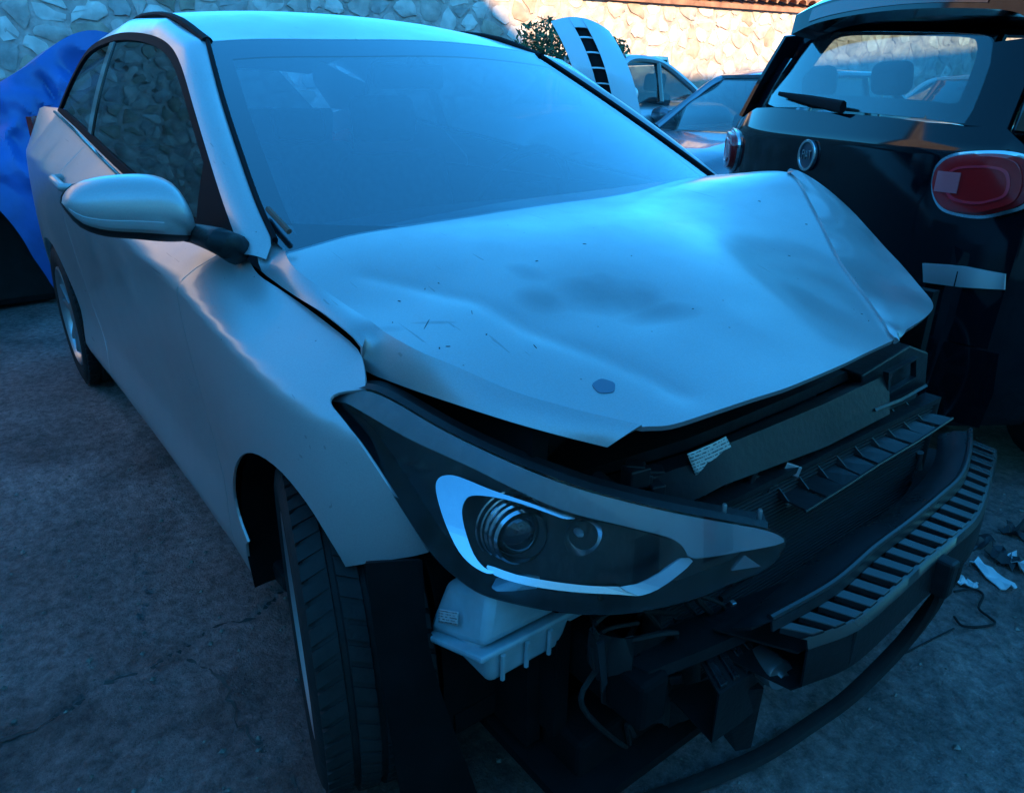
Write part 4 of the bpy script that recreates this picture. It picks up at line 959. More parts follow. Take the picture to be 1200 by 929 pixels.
for cx in (0, -2.57):
    for sg in (-1, 1):
        n_ = 20; rows = []
        for y, rr in ((.83, .352), (.80, .358), (.52, .36)):
            rows.append([(cx+rr*math.cos(a), sg*y, .305+rr*math.sin(a)*.98) for a in np.linspace(-.35, math.pi+.35, n_)])
        rows.append([(cx+.05*math.cos(a), sg*.515, .305+.05*math.sin(a)) for a in np.linspace(-.35, math.pi+.35, n_)])
        if cx == 0 and sg == -1:
            rows = [[(p[0] if p[0] < .26 else .26+(p[0]-.26)*.4, p[1] if p[0] < .2 else max(p[1], -.72), min(p[2], .635)) for p in r] for r in rows]
        MB().grid(rows if sg == 1 else [r[::-1] for r in rows]).build('wheel_arch_liner', BAY, car, sharp=50)
for sg in (-1, 1):
    rbox((-1.28, sg*.72, .20), (2.0, .12, .05)).build('sill', BLACKP, car, smooth=False, bevel=.01)
rbox((-1.4, 0, .22), (3.4, 1.4, .04)).build('floor_pan', BAY, car, smooth=False)
ls_ = [UX(u, v, .30) for u, v in ((408, 664), (520, 655), (566, 720), (575, 929), (448, 929), (424, 790))]
sh_ = MB().sheet([list(resample(cr([UX(u, v, x) for u, v, x in c_], 5), 14)) for c_ in (((428, 660, .325), (446, 790, .335), (472, 945, .315)), ((455, 658, .345), (478, 790, .350), (515, 945, .325)), ((495, 656, .335), (508, 780, .345), (565, 945, .325)))], .006)
sh_.build('splash_shield', BAY, car, sharp=50)
# ------------------------------------------------------------------ mirrors
def make_mirror(sg):
    mr = empty('wing_mirror', (-.5, -.92, 1.02)) if sg < 0 else empty('wing_mirror', (-.60, .78, .99), math.radians(78)); mr.parent = car; ml = np.array((-.5, -.92, 1.02))
    top = resample(cr([(72, 238), (78, 226), (95, 214), (120, 207), (150, 203.5), (182, 204), (203, 212), (215, 230), (222, 252)], 5), 22)
    bot = resample(cr([(72, 239), (77, 252), (90, 268), (115, 277), (150, 280), (185, 283), (210, 282), (222, 274)], 5), 22)
    bot = [bot[0]]+list(np.array([(u, np.interp(u, bot[:, 0], bot[:, 1])) for u, v in top[1:]]))
    cap, low, ind, back = [], [], [], []
    th = np.radians(np.r_[np.linspace(98, -38, 14)]); tl = np.radians(np.linspace(-38, -100, 7)); ti = np.radians(np.linspace(-14, -30, 4))
    for k, (a, b) in enumerate(zip(top, bot)):
        A = UX(*a, -.5)-ml; B = UX(*b, -.5)-ml; c = (A+B)/2; hz = max((A-B)[2]/2, .001); s_ = k/21
        dep = .085*math.sqrt(max(0, 1-(2*s_-1.05)**2/1.15))+.004
        f = lambda t, e=0: c+np.array((dep*max(0, math.cos(t))**.8*1.0+e, 0, hz*math.copysign(abs(math.sin(t))**.9, math.sin(t))))
        cap.append([f(t) for t in th]); low.append([f(t, -.003) for t in tl]); back.append([c+np.array((-.02, 0, hz*z)) for z in (.93, 0, -.93)])
        if k < 14: ind.append([f(t, .0025) for t in ti])
    def fin(rows, name, m, off=0, parent=mr):
        mb = MB().sheet(rows, .004) if off else MB().grid(rows)
        v = [np.array((q[0], q[1]*(-sg), q[2])) for q in mb.v]; f = mb.f if sg == -1 else [q[::-1] for q in mb.f]
        return mk(name, v, f, m, parent, sharp=60)
    fin(cap, 'mirror_cap', SILVER, 0); fin(low, 'lower_shell', BLACKP, 0); fin(back, 'mirror_glass', CHROME); fin([r for r in ind[1:]], 'indicator', mat('pale_lens'), 1)
    arm = [UX(212, 272, -.47)-ml, UX(232, 275, -.46)-ml, UY(258, 283, -.80)-ml, UY(278, 293, -.765)-ml]
    am = MB().tube(cr(arm, 5), list(np.linspace(.017, .030, 16)), 12)
    mk('mirror_arm', [np.array((q[0], q[1]*(-sg), q[2])) for q in am.v], am.f if sg == -1 else [q[::-1] for q in am.f], BLACKP, mr)
make_mirror(-1); make_mirror(1)
# ------------------------------------------------------------------ cabin
def cushion(name, c, size, R, m, parent, bev=.05):
    o = rbox(c, size, R).build(name, m, parent, bevel=bev); o.modifiers['b'].segments = 4; return o
RY = lambda a: np.array(Matrix.Rotation(math.radians(a), 3, 'Y'))
for yy in (-.36, .36):
    st_ = empty('front_seat', (-1.35, yy, .35)); st_.parent = car
    cushion('seat_cushion', (0, 0, .05), (.52, .50, .16), RY(-6), GREYF, st_); cushion('backrest', (-.32, 0, .36), (.14, .48, .60), RY(-18), GREYF, st_); cushion('headrest', (-.46, 0, .78), (.10, .28, .18), RY(-12), DARK, st_, .04)
rs = empty('rear_seat', (-2.3, 0, .4)); rs.parent = car
cushion('seat_cushion', (0, 0, .05), (.5, 1.2, .16), RY(-6), GREYF, rs); cushion('backrest', (-.28, 0, .33), (.14, 1.2, .55), RY(-18), GREYF, rs)
for yy in (-.35, .35): cushion('headrest', (-.39, yy, .68), (.09, .26, .15), RY(-12), DARK, rs, .03)
da = MB().grid([[(x, y, z-.06*(y/.7)**2) for y in np.linspace(-.70, .70, 15)] for x, z in ((-.22, .925), (-.45, .945), (-.62, .95), (-.74, .93), (-.80, .86), (-.78, .6))])
da.build('dashboard', mat('dash_plastic', (.03, .031, .034), .6, var=.2, vscale=30), car, sharp=60)
cw = MB().sheet([[(x-.16*(y/.7)**2, y, z) for y in np.linspace(-.70, .70, 15)] for x, z in ((-.235, .93), (-.16, .915), (-.10, .90))], .01); cw.build('scuttle_panel', BLACKP, car)
sw = empty('steering_wheel', (-.88, .36, .90)); sw.parent = car; Rw = RY(-64)
ring = MB(); pts = [np.array(Rw)@np.array((math.cos(a)*.185, math.sin(a)*.185, 0)) for a in np.linspace(0, 2*math.pi, 33)]
ring.tube(pts, .016, 8); ring.build('wheel_ring', DARK, sw)
cushion('wheel_hub', (0, 0, 0), (.12, .20, .05), Rw, DARK, sw, .02)
rm = empty('rear_view_mirror', (-.97, .0, 1.275)); rm.parent = car
cushion('mirror_body', (0, 0, 0), (.03, .24, .07), None, BLACKP, rm, .014); MB().tube([(0, 0, .02), (.02, 0, .05), (.03, 0, .06)], .012, 8).build('mirror_stalk', BLACKP, rm)
hl_ = MB().grid([[(x, y, Rf(x, y)-.03) for y in np.linspace(-.5, .5, 7)] for x in np.linspace(-1.15, -2.85, 8)]); hl_.build('headliner', mat('headliner_fabric', (.10, .10, .10), .95), car)
for sg in (-1, 1):
    MB().grid([[(x, sg*y, z) for x in np.linspace(-.5, -2.6, 6)] for y, z in ((.70, .25), (.72, .6), (.735, .93))]).build('door_card', DARK, car)
# wiper blade stub and leaf litter at the foot of the screen
MB().tube([WS.P(335, 276)+np.array((.02, 0, .01)), WS.P(322, 262)+np.array((.015, 0, .012)), WS.P(312, 250)+np.array((.012, 0, .01))], .006, 6).build('torn_seal', mat('torn_rubber', (.16, .08, .06), .8), car)

# ------------------------------------------------------------------ strip hanging from the beam to the ground
hose = cr([UZ(1118, 655, .40), UZ(1105, 690, .30), UZ(1056, 755, .16), UZ(997, 814, .085), UZ(950, 848, .05), UZ(894, 884, .028), UZ(830, 912, .024), UZ(760, 938, .024)], 6)
h_ = MB().tube(hose, .013, 8, flat=1.35); tag(h_.build('rubber_strip', RUBBER), 'long black rubber strip curving down from the bumper beam onto the ground', 'strip')
wire = cr([UZ(u, v, .012) for u, v in ((1118, 693), (1140, 690), (1152, 697), (1147, 712), (1158, 722), (1166, 730), (1150, 734), (1128, 733), (1118, 722))], 6)
tag(MB().tube(wire, .0032, 6).build('thin_cable', RUBBER), 'thin black cable curled on the ground beside the pale plastic scraps', 'cable')
wire2 = cr([UZ(u, v, .012) for u, v in ((1118, 736), (1090, 750), (1060, 765), (1040, 772))], 5)
tag(MB().tube(wire2, .0025, 6).build('thin_cable', RUBBER), 'short thin cable end lying against the rubber strip', 'cable')

# ================================================================== OTHER CARS
def sub(q, o): return [np.asarray(p, float)-o for p in q]
def simple_car(name, label, loc, rz, prof, A, B, C, D, wb, wr, paint, halfw, glassm=None, wheels=(.75, -1.8), wr_r=.30, mirror=True, rear_open=False, interior=True):
    """prof: body top line [(x,z)] front to rear; A,B,C,D: pillar base/top front, top/base rear (x,z); x forward"""
    r = empty(name, loc, rz, label, 'car'); gm = glassm or glass('bg_glass', (.45, .55, .55), 1.6, .04)
    xs = np.array([p[0] for p in prof]); zs = np.array([p[1] for p in prof]); rows = []
    xx = np.unique(np.r_[np.linspace(xs.min(), xs.max(), 26), xs])
    for x in xx:
        zt = np.interp(-x, -xs, zs); e = min(abs(x-xs.max()), abs(x-xs.min())); k = halfw*(1-.16*math.exp(-e/.18))
        sec = [(0, zt+.015), (k*.5, zt+.01), (k*.80, zt-.01), (k*.93, zt-.05), (k, zt-.16), (k*1.0, .60), (k*.985, .45), (k*.97, .30), (k*.90, .22)]
        rows.append([(x, y, z) for y, z in sec[::-1]]+[(x, -y, z) for y, z in sec[1:]])
    body = MB().grid(rows); n = len(rows[0]); body.f.append(tuple(range(n))); body.f.append(tuple((len(rows)-1)*n+k for k in range(n))[::-1])
    body.build('body', paint, r, sharp=45)
    bl_ = [np.array((p[0], wb, p[1])) for p in (A, D)]; mid = ((B[0]+C[0])/2, max(B[1], C[1])+.02)
    a, d = bl_; b, c = np.array((B[0], wr, B[1])), np.array((C[0], wr, C[1])); m_ = np.array((mid[0], wr+.01, mid[1]))
    loop = cr([a, a*.45+b*.55+np.array((0, .01, .01)), b, m_, c, c*.5+d*.5+np.array((0, .01, .01)), d], 6)
    fl = lambda q, s: np.array((q[0], q[1]*s, q[2]))
    for s in (1, -1):
        MB().tube([fl(q, s) for q in loop], .034, 8, flat=1.3).build('roof_rail', paint, r)
        bp = a*.42+d*.58; bp[2] = np.interp(bp[0], [D[0], A[0]], [D[1], A[1]]); tp_ = np.array((bp[0]-.02, wr+.005, mid[1]-.01))
        MB().tube([fl(bp, s), fl(tp_, s)], .035, 8).build('door_pillar', GLOSSB, r)
        lo = resample([fl(a, s), fl(d, s)], 24); hi = resample([fl(q, s) for q in loop], 24)
        o = MB().grid([list(hi), list(lo*.5+hi*.5+np.array((0, s*.01, 0))), list(lo)] if s == 1 else [list(lo), list(lo*.5+hi*.5+np.array((0, s*.01, 0))), list(hi)]); o.build('side_window', gm, r)
    ys = np.linspace(-1, 1, 9)
    roof = MB().sheet([[(B[0]+.02-.04*y*y, y*wr, B[1]+.01) for y in ys], [(mid[0]+.3, y*wr, mid[1]+.03*(1-y*y)+.005) for y in ys], [(mid[0]-.3, y*wr, mid[1]+.03*(1-y*y)+.003) for y in ys], [(C[0]-.03, y*wr, C[1]+.01) for y in ys]][::-1], .03); roof.build('roof', paint, r, sharp=50)
    wsn = MB().sheet([[(B[0]+.03*(1-y*y), y*wr, B[1]) for y in ys], [((A[0]+B[0])/2+.06*(1-y*y)+.01, y*(wr+wb)/2, (A[1]+B[1])/2+.01) for y in ys], [(A[0]+.10*(1-y*y), y*wb, A[1]-.01) for y in ys]], .004); wsn.build('windscreen', gm, r)
    if not rear_open:
        MB().sheet([[(C[0], y*wr, C[1]) for y in ys], [(D[0]-.05*(1-y*y), y*wb, D[1]) for y in ys]][::-1], .004).build('rear_window', gm, r)
    for wx in wheels:
        for s in (1, -1):
            w_ = MB().lathe((wx, s*(halfw-.12), wr_r), (0, s, 0), [(.0, .08), (.10, .09), (.19, .10), (.20, .115), (wr_r*.93, .12), (wr_r, .09), (wr_r, -.09), (.2, -.1)], 32); w_.build('wheel', RUBBER, r, sharp=40)
    if mirror:
        for s in (1, -1):
            q = np.array((A[0]-.25, s*(wb+.16), A[1]+.10)); mm = MB(); mm.lathe(q, (0, s, .05), [(.0, -.11), (.05, -.10), (.075, -.04), (.078, .03), (.06, .09), (.0, .11)], 16); mm.tube([q+np.array((0, -s*.08, -.02)), q+np.array((.04, -s*.18, -.07))], .02, 6); mm.build('wing_mirror', paint, r)
    if interior:
        for s in (1, -1):
            bx = A[0]-1.0; cushion('front_seat', (bx, s*.36, A[1]-.18), (.13, .46, .62), RY(-16), GREYF, r, .05); cushion('headrest', (bx-.10, s*.36, A[1]+.22), (.09, .26, .17), RY(-10), DARK, r, .04)
        cushion('rear_view_mirror', (B[0]+.07, 0, B[1]-.085), (.03, .22, .065), None, BLACKP, r, .02)
        MB().grid([[(x, y, z) for y in np.linspace(-wb, wb, 5)] for x, z in ((A[0]+.02, A[1]-.04), (A[0]-.45, A[1]-.02), (A[0]-.5, A[1]-.3))]).build('dashboard', DARK, r)
    return r
# ---- black hatchback on the right, its tail towards the camera
FO = np.array((-.453, 1.4925, 0.)); FRV = nrm((.911, -.413, 0)); FFW = np.array((-FRV[1], FRV[0], 0)); frz = math.atan2(FFW[1], FFW[0])
NAVY = mat('black_navy_paint', (.0025, .0035, .006), .08, coat=.2, rvar=.03, dust=.003, dcol=(.2, .2, .2), spec=.22)
fiat = simple_car('black_hatchback', 'glossy black tall hatchback parked on the right with its tail towards the camera', tuple(FO+FFW*2.05), frz, [(2.05, .70), (1.95, .82), (1.2, 1.02), (.9, 1.10), (-1.92, 1.14), (-2.0, 1.10), (-2.06, .9)], (.75, 1.10), (.05, 1.50), (-1.68, 1.50), (-1.90, 1.14), .78, .62, NAVY, .86, wheels=(1.25, -1.35), wr_r=.32, rear_open=True, glassm=glass('hatch_glass', (.62, .72, .72), 1.55, .03))
finv = Matrix.Rotation(-frz, 3, 'Z'); fl0 = np.array(fiat.location)
def fx(v): return [np.array(finv)@(np.asarray(q)-fl0) for q in v]
def fh(a, b):
    h = .07-.14*(a/.85)**4
    if b > 1.08: h -= .42*(b-1.08)+.10*(b-1.08)**2
    return h
FP = Patch(FO, FRV, (0, 0, 1), fh)
def fpan(name, outl, step, m, d=0, thick=.004, holes=(), parent=fiat):
    v, f, ln = panel_data(FP, outl, step, holes, thick, d); R3 = np.array(finv)
    return mk(name, fx(v), f, m, parent, loopn=[R3@q for q in ln])
glass_px = [(899, 122), (925, 85), (945, 57), (964, 40), (1010, 37), (1090, 38), (1150, 41), (1162, 52), (1160, 75), (1150, 103), (1139, 130), (1128, 145), (1080, 139), (1000, 131), (940, 126)]
go = [FP.hit(*q) for q in cr(glass_px, 3, True)]
fpan('tailgate', [(-.83, .53), (.83, .53), (.84, .9), (.84, 1.0), (.80, 1.10), (.72, 1.155), (.62, 1.150), (.3, 1.168), (0, 1.175), (-.4, 1.185), (-.55, 1.18), (-.74, 1.12), (-.82, 1.0), (-.84, .9)], .04, NAVY, .0)
fpan('rear_bumper', [(-.86, .28), (.86, .28), (.87, .4), (.86, .524), (-.86, .524), (-.87, .4)], .05, NAVY, .004)
fpan('rear_window', go, .05, MATS['hatch_glass'], -.004)
cg = np.mean(go, 0); gi = [cg+(q-cg)*np.array((.80, .76))+np.array((.02, .02)) for q in go]
fpan('window_border', go, .04, GLOSSB, -.010, .003, holes=[gi])
rp_px = [(1128, 147), (1139, 130), (1150, 103), (1160, 75), (1163, 50), (1200, 45), (1215, 60), (1200, 100), (1180, 150)]
fpan('rear_pillar', [FP.hit(*q) for q in rp_px], .05, NAVY, -.002, .03); fpan('rear_pillar', [(-q[0], q[1]) for q in [FP.hit(*q) for q in rp_px]][::-1], .05, NAVY, -.05, .03)
for sg in (1, -1):                                                      # corner panels that close the cabin behind the rear side windows
    eo = fx([FP.pos(sg*a, b, -.004) for a, b in ((.74, 1.14), (.72, 1.25), (.69, 1.36), (.66, 1.47))]); ei = [np.array(q) for q in ((-1.86, -sg*.80, 1.12), (-1.80, -sg*.745, 1.26), (-1.72, -sg*.69, 1.38), (-1.64, -sg*.635, 1.49))]
    rw = strip(eo, ei, n=10, m=5); mb = MB().sheet(rw if sg == 1 else rw[::-1], .02); mk('corner_panel', mb.v, mb.f, NAVY, fiat, sharp=50)
sp0 = cr([(-.40, 1.50), (-.25, 1.53), (0, 1.54), (.3, 1.53), (.60, 1.50), (.70, 1.465)], 5)
sv = MB().sheet([[FP.pos(q[0], q[1]+.055, -.05) for q in sp0], [FP.pos(q[0], q[1]+.05, .06) for q in sp0], [FP.pos(q[0], q[1]+.02, .10) for q in sp0], [FP.pos(q[0], q[1]-.035, .085) for q in sp0], [FP.pos(q[0], q[1]-.05, -.02) for q in sp0]], .01); mk('roof_spoiler', fx(sv.v), sv.f, NAVY, fiat, sharp=50)
bk = MB().sheet([[FP.pos(a, np.interp(a, [q[0] for q in sp0], [q[1] for q in sp0])+.016, .104) for a in np.linspace(-.30, .55, 14)], [FP.pos(a, np.interp(a, [q[0] for q in sp0], [q[1] for q in sp0])-.028, .092) for a in np.linspace(-.30, .55, 14)]], .004); mk('brake_light', fx(bk.v), bk.f, mat('dark_red_lens', (.09, .008, .01), .2, coat=.4), fiat)
lamp_ab = [FP.hit(*q) for q in cr([(1099, 216), (1104, 196), (1120, 184), (1150, 180), (1185, 181), (1210, 190), (1216, 215), (1206, 238), (1180, 248), (1150, 253), (1116, 247), (1103, 235)], 4, True)]
lc = np.mean(lamp_ab, 0); RED = mat('red_lens', (.35, .01, .012), .15, coat=.5); RED2 = mat('bright_red_lens', (.55, .03, .05), .12, coat=.7)
for sg in (1, -1):
    F_ = lambda poly: [np.array((q[0]*sg, q[1])) for q in (poly if sg == 1 else poly[::-1])]
    lampe = empty('tail_light', tuple(fx([FP.pos(lc[0]*sg, lc[1])])[0])); lampe.parent = fiat; ll = np.array(lampe.location)
    def lpan(name, outl, step, m, d, thick, holes=()):
        v, f, ln = panel_data(FP, outl, step, holes, thick, d); return mk(name, [q-ll for q in fx(v)], f, m, lampe, loopn=[np.array(finv)@q for q in ln])
    ring = [lc+(q-lc)*1.09 for q in lamp_ab]
    lpan('chrome_ring', F_(ring), .02, CHROME, .012, .03, holes=[F_([lc+(q-lc)*.99 for q in lamp_ab])])
    lpan('lens', F_([lc+(q-lc)*.985 for q in lamp_ab]), .02, RED, .018, .02); lpan('lens_dome', F_([lc+(q-lc)*.90 for q in lamp_ab]), .02, RED, .034, .02)
    i1 = [lc+np.array((.01, 0))+(q-lc)*np.array((.66, .62)) for q in lamp_ab]; i2 = [lc+np.array((.01, 0))+(q-lc)*np.array((.60, .54)) for q in lamp_ab]
    lpan('inner_ring', F_(i1), .02, RED2, .0375, .004, holes=[F_(i2)])
    bx_ = [lc+np.array(q) for q in ((-.095, -.03), (-.03, -.03), (-.03, .028), (-.095, .028))]; lpan('reverse_lamp', F_(bx_), .02, mat('pink_lens', (.45, .12, .14), .15, coat=.6), .0385, .004)
# badge
bc = FP.hit(948, 182)
circ = [bc+np.array((math.cos(t)*.052, math.sin(t)*.056)) for t in np.linspace(0, 2*math.pi, 33)[:-1]]; circ2 = [bc+(q-bc)*.84 for q in circ]
bd = empty('badge', tuple(fx([FP.pos(*bc)])[0])); bd.parent = fiat; bdl = np.array(bd.location)
for nm, o_, hs_, m_, d_ in (('badge_ring', circ, [circ2], CHROME, .014), ('badge_disc', circ, [], mat('badge_dark', (.04, .05, .07), .3), .008)):
    v, f, ln = panel_data(FP, o_, .012, hs_, .008, d_); mk(nm, [q-bdl for q in fx(v)], f, m_, bd, loopn=[np.array(finv)@q for q in ln])
def text_mesh(txt, size, m, name, parent, M, sx=1.0):
    cu = bpy.data.curves.new('t', 'FONT'); cu.body = txt; cu.size = size; cu.align_x = 'CENTER'; cu.align_y = 'CENTER'; cu.extrude = .0015
    t = bpy.data.objects.new('t', cu); COL.objects.link(t); bpy.context.view_layer.update()
    me = bpy.data.meshes.new_from_object(t.evaluated_get(bpy.context.evaluated_depsgraph_get())); bpy.data.objects.remove(t); me.transform(Matrix.Scale(sx, 4, (1, 0, 0))); me.transform(M); me.materials.clear(); me.materials.append(m)
    me.name = name; o = link(bpy.data.objects.new(name, me), parent); return o
bn = np.array(finv)@FP.nor(*bc); bx = nrm(np.cross((0, 0, 1), bn)); bz = np.cross(bn, bx); bo = fx([FP.pos(*bc, .0105)])[0]-bdl
text_mesh('FIAT', .048, CHROME, 'lettering', bd, Matrix([[bx[i], bz[i], bn[i], bo[i]] for i in range(3)]+[[0, 0, 0, 1]]), .62)
# wiper and chrome bumper strip
wpx = [FP.P(913, 110, .02), FP.P(950, 118, .024), FP.P(988, 126, .026)]; wm = MB().tube(fx(wpx), [.008, .018, .022], 8, flat=.6); wm.build('rear_wiper', TRIM, fiat)
cs = [FP.hit(*q, .03) for q in ((1075, 309), (1120, 312), (1172, 322), (1171, 340), (1120, 337), (1076, 331))]
SATIN = mat('bright_trim', (.85, .86, .88), .28, .9)
fpan('chrome_strip', cs, .02, SATIN, .012, .012); fpan('chrome_strip', [np.array((-q[0], q[1])) for q in cs][::-1], .02, CHROME, .012, .012)
# head restraint of its rear bench, plain through the tail glass
for px, t_ in (((1045, 92), 1.15), ((960, 96), 1.0)):
    for dd in np.arange(1.5, 6, .02):
        q = fx([CAM+ray(*px)*dd])[0]
        if q[0] > -2.05+t_: break
    cushion('rear_headrest', tuple(q), (.10, .27, .17), RY(-8), mat('headrest_grey', (.03, .035, .04), .9), fiat, .05)
    MB().tube([q+np.array((0, .05, -.05)), q+np.array((0, .05, -.25))], .007, 6).build('headrest_post', ALU, fiat)
# ---- blue-grey saloon beyond it, windscreen towards the camera
q_ = UZ(771, 148, .96)
SEDP = mat('dark_blue_paint', (.16, .19, .23), .25, .6, coat=.8, dust=.08)
sedan = simple_car('saloon_car', 'blue-grey saloon with dark roof pillars parked between the silver car and the black hatchback', (q_[0]+.66, q_[1]+.75, 0), -math.pi/2, [(1.95, .62), (1.85, .74), (1.5, .83), (.8, .93), (-1.5, .98), (-2.2, .95), (-2.35, .6)], (.75, .95), (.05, 1.37), (-.9, 1.38), (-1.5, .99), .68, .55, SEDP, .85)
# ---- silver off-roader behind, its left flank visible
mq = UZ(744, 97, 1.36)
SUVP = mat('pale_silver_paint', (.55, .57, .60), .3, .5, coat=.6, dust=.1)
d_s = 8.4/abs(ray(744, 100)@_f); pm = CAM+ray(744, 100)*6.8
suv = simple_car('silver_offroader', 'pale silver tall car seen from the side in front of the sunlit wall', (pm[0]-.82, pm[1]+.42, .08), -math.pi/2, [(1.6, .75), (1.5, .95), (.8, 1.05), (-1.2, 1.08), (-1.5, 1.0), (-1.6, .7)], (.75, 1.05), (.25, 1.45), (-.30, 1.42), (-.80, 1.11), .64, .53, SUVP, .72, wheels=(1.0, -1.0), wr_r=.34)
# ---- white car in the sun beyond, seen through the hatchback
wq = CAM+ray(1110, 95)*8.0
simple_car('white_car', 'white car in the sun, seen through the windows of the black hatchback', (wq[0]-.2, wq[1]+1.2, 0), math.radians(-115), [(2.0, .65), (1.9, .78), (.8, .95), (-1.7, .98), (-1.95, .9), (-2.0, .6)], (.75, .96), (.1, 1.42), (-1.2, 1.42), (-1.75, .99), .70, .58, mat('white_paint', (.75, .75, .73), .3, coat=.6, dust=.06), .85)

# ---- detached bumper stood on end against the silver car
cen_ = CAM+ray(690, 85)*6.4; brt = empty('detached_bumper', (cen_[0], cen_[1], 0), 0, 'pale detached bumper cover standing on end between the damaged car and the silver car', 'bumper'); bo_ = np.array(brt.location)
fw = nrm(np.array((CAM[0]-cen_[0], CAM[1]-cen_[1], 0))); sdv = np.array((-fw[1], fw[0], 0)); sdv = sdv if sdv@RGT > 0 else -sdv
PALE = mat('pale_blue_bumper', (.52, .60, .66), .3, coat=.5, dust=.1)
def bump_at(t, s, o=0):        # t 0 bottom..1 top, s 0 left..1 right
    ztop = .10+t*1.76; lean = .55*(1-t)-.06
    bend = .32*max(0, (t-.72)/.28)**2
    return sdv*((s-.5)*.52-.16*bend/.32*.6+lean+.06)+fw*(.10*math.sin(math.pi*s)*(1-.3*t)-bend+o)+np.array((0, 0, ztop-.25*(s-.35)**2*(t > .5)))
def bstrip(s0, s1, o, name, m, t0=0, t1=1, n=24, k=6, th=.006):
    mb = MB().sheet([[bump_at(t, s, o) for t in np.linspace(t0, t1, n)] for s in np.linspace(s0, s1, k)][::-1], th); return mk(name, mb.v, mb.f, m, brt, sharp=50)
bstrip(0, .30, .0, 'lower_skin', PALE); bstrip(.52, 1.0, .03, 'upper_skin', PALE); bstrip(.28, .55, -.05, 'grille_backing', TRIM, 0, .97)
bstrip(.30, .52, .012, 'skin_end', PALE, .95, 1.0, 4, 4); bstrip(.30, .52, .012, 'skin_middle', PALE, 0, .55, 10, 4)
for t in (.62, .69, .76, .83, .90): bstrip(.29, .53, -.01, 'grille_bar', PALE, t, t+.007, 3, 4)
# ---- shrub against the wall
LEAF = [mat('leaf_dark', (.045, .075, .03), .6), mat('leaf_light', (.09, .13, .05), .6)]
def shrub(px, dist, r, n, label):
    c = CAM+ray(*px)*dist; root = empty('shrub', (c[0], c[1], 0), 0, label, 'shrub'); rnd = np.random.RandomState(int(px[0])); cz = c[2]
    st_ = MB()
    for k in range(7):
        a = rnd.rand()*6.3; st_.tube([(rnd.normal(0, .03), rnd.normal(0, .03), 0), (math.cos(a)*r*.3, math.sin(a)*r*.3, cz*.6), (math.cos(a)*r*.6, math.sin(a)*r*.6, cz+rnd.rand()*r*.5)], [.02, .014, .004], 5)
    st_.build('stem', mat('bark', (.09, .065, .045), .9, var=.3), root)
    for li in range(2):
        m_ = MB()
        for k in range(n):
            v = nrm(rnd.normal(0, 1, 3))*r*rnd.rand()**.4*np.array((1, 1, .8))+np.array((0, 0, cz)); d = nrm(rnd.normal(0, 1, 3)); e = nrm(np.cross(d, rnd.normal(0, 1, 3))); l_ = .05+.04*rnd.rand(); w_ = l_*.35
            m_.add([v-d*l_*.5, v+e*w_*.5+np.cross(d, e)*.004, v+d*l_*.5, v-e*w_*.5+np.cross(d, e)*.004], [(0, 1, 2), (0, 2, 3)])
        m_.build('foliage', LEAF[li], root, smooth=False)
shrub((640, 55), 7.0, .32, 500, 'dark green shrub sprouting behind the upright detached bumper')
shrub((716, 62), 7.2, .18, 220, 'small olive shrub between the detached bumper and the silver car')

# ---- blue tarpaulin over a pile at the back left
def tarp_mat():
    return mat('blue_tarp', (.01, .10, .36), .38, var=.25, vscale=5, bump=.35, bscale=9, dust=.05)
tr = empty('tarpaulin', (-4.3, -1.3, 0), 0, 'crumpled bright blue tarpaulin draped over a pile at the back left', 'tarpaulin'); to = np.array(tr.location)
tpx = resample(cr([(-140, 190), (-60, 128), (0, 97), (32, 78), (58, 58), (84, 42), (112, 37), (150, 46)], 6), 96); bpx = resample(cr([(-140, 330), (-60, 215), (0, 250), (24, 275), (44, 305), (56, 335), (75, 350), (110, 360)], 6), 96)
top3 = np.array([UX(*q, -4.15) for q in tpx]); bot3 = np.array([UX(*q, -3.75) for q in bpx]); rows = []
for j in range(56):
    t = j/55; row = []
    for i in range(96):
        p = top3[i]*(1-t)+bot3[i]*t; amp = .12*math.sin(math.pi*min(1, t*1.15+.08))
        q1, q2 = p[1]*1.0+p[2]*.55, p[2]*.8-p[1]*.5
        fold = (1-2.2*abs(noise2(q1*3.2, q2*1.6, 1, 21)))*.9+(1-2.2*abs(noise2(q1*6.5+3, q2*4.2, 1, 22)))*.45+(1-2*abs(noise2(q1*13, q2*9, 1, 25)))*.16
        row.append(p+np.array((amp*(.95*fold-.5), .03*noise2(i*.1, t*4, 1, 24)*t, 0)))
    rows.append(row)
back = [[p+np.array((-.5, 0, -.02)) for p in rows[0]], [p+np.array((-1.4, 0, -.35)) for p in rows[0]]]
tm = MB().sheet((back[::-1]+rows), .004); mk('sheet', [q-to for q in tm.v], tm.f, tarp_mat(), tr, sharp=28)
pile = empty('covered_pile', (-4.5, -1.2, 0), 0, 'black load hidden under the hem of the blue tarpaulin', 'pile')
rbox((-.1, -.1, .30), (.9, 1.3, .56)).build('black_box', BLACKP, pile, smooth=False, bevel=.05); rbox((-.15, .1, .72), (.5, .9, .3)).build('upper_box', BLACKP, pile, smooth=False, bevel=.06)

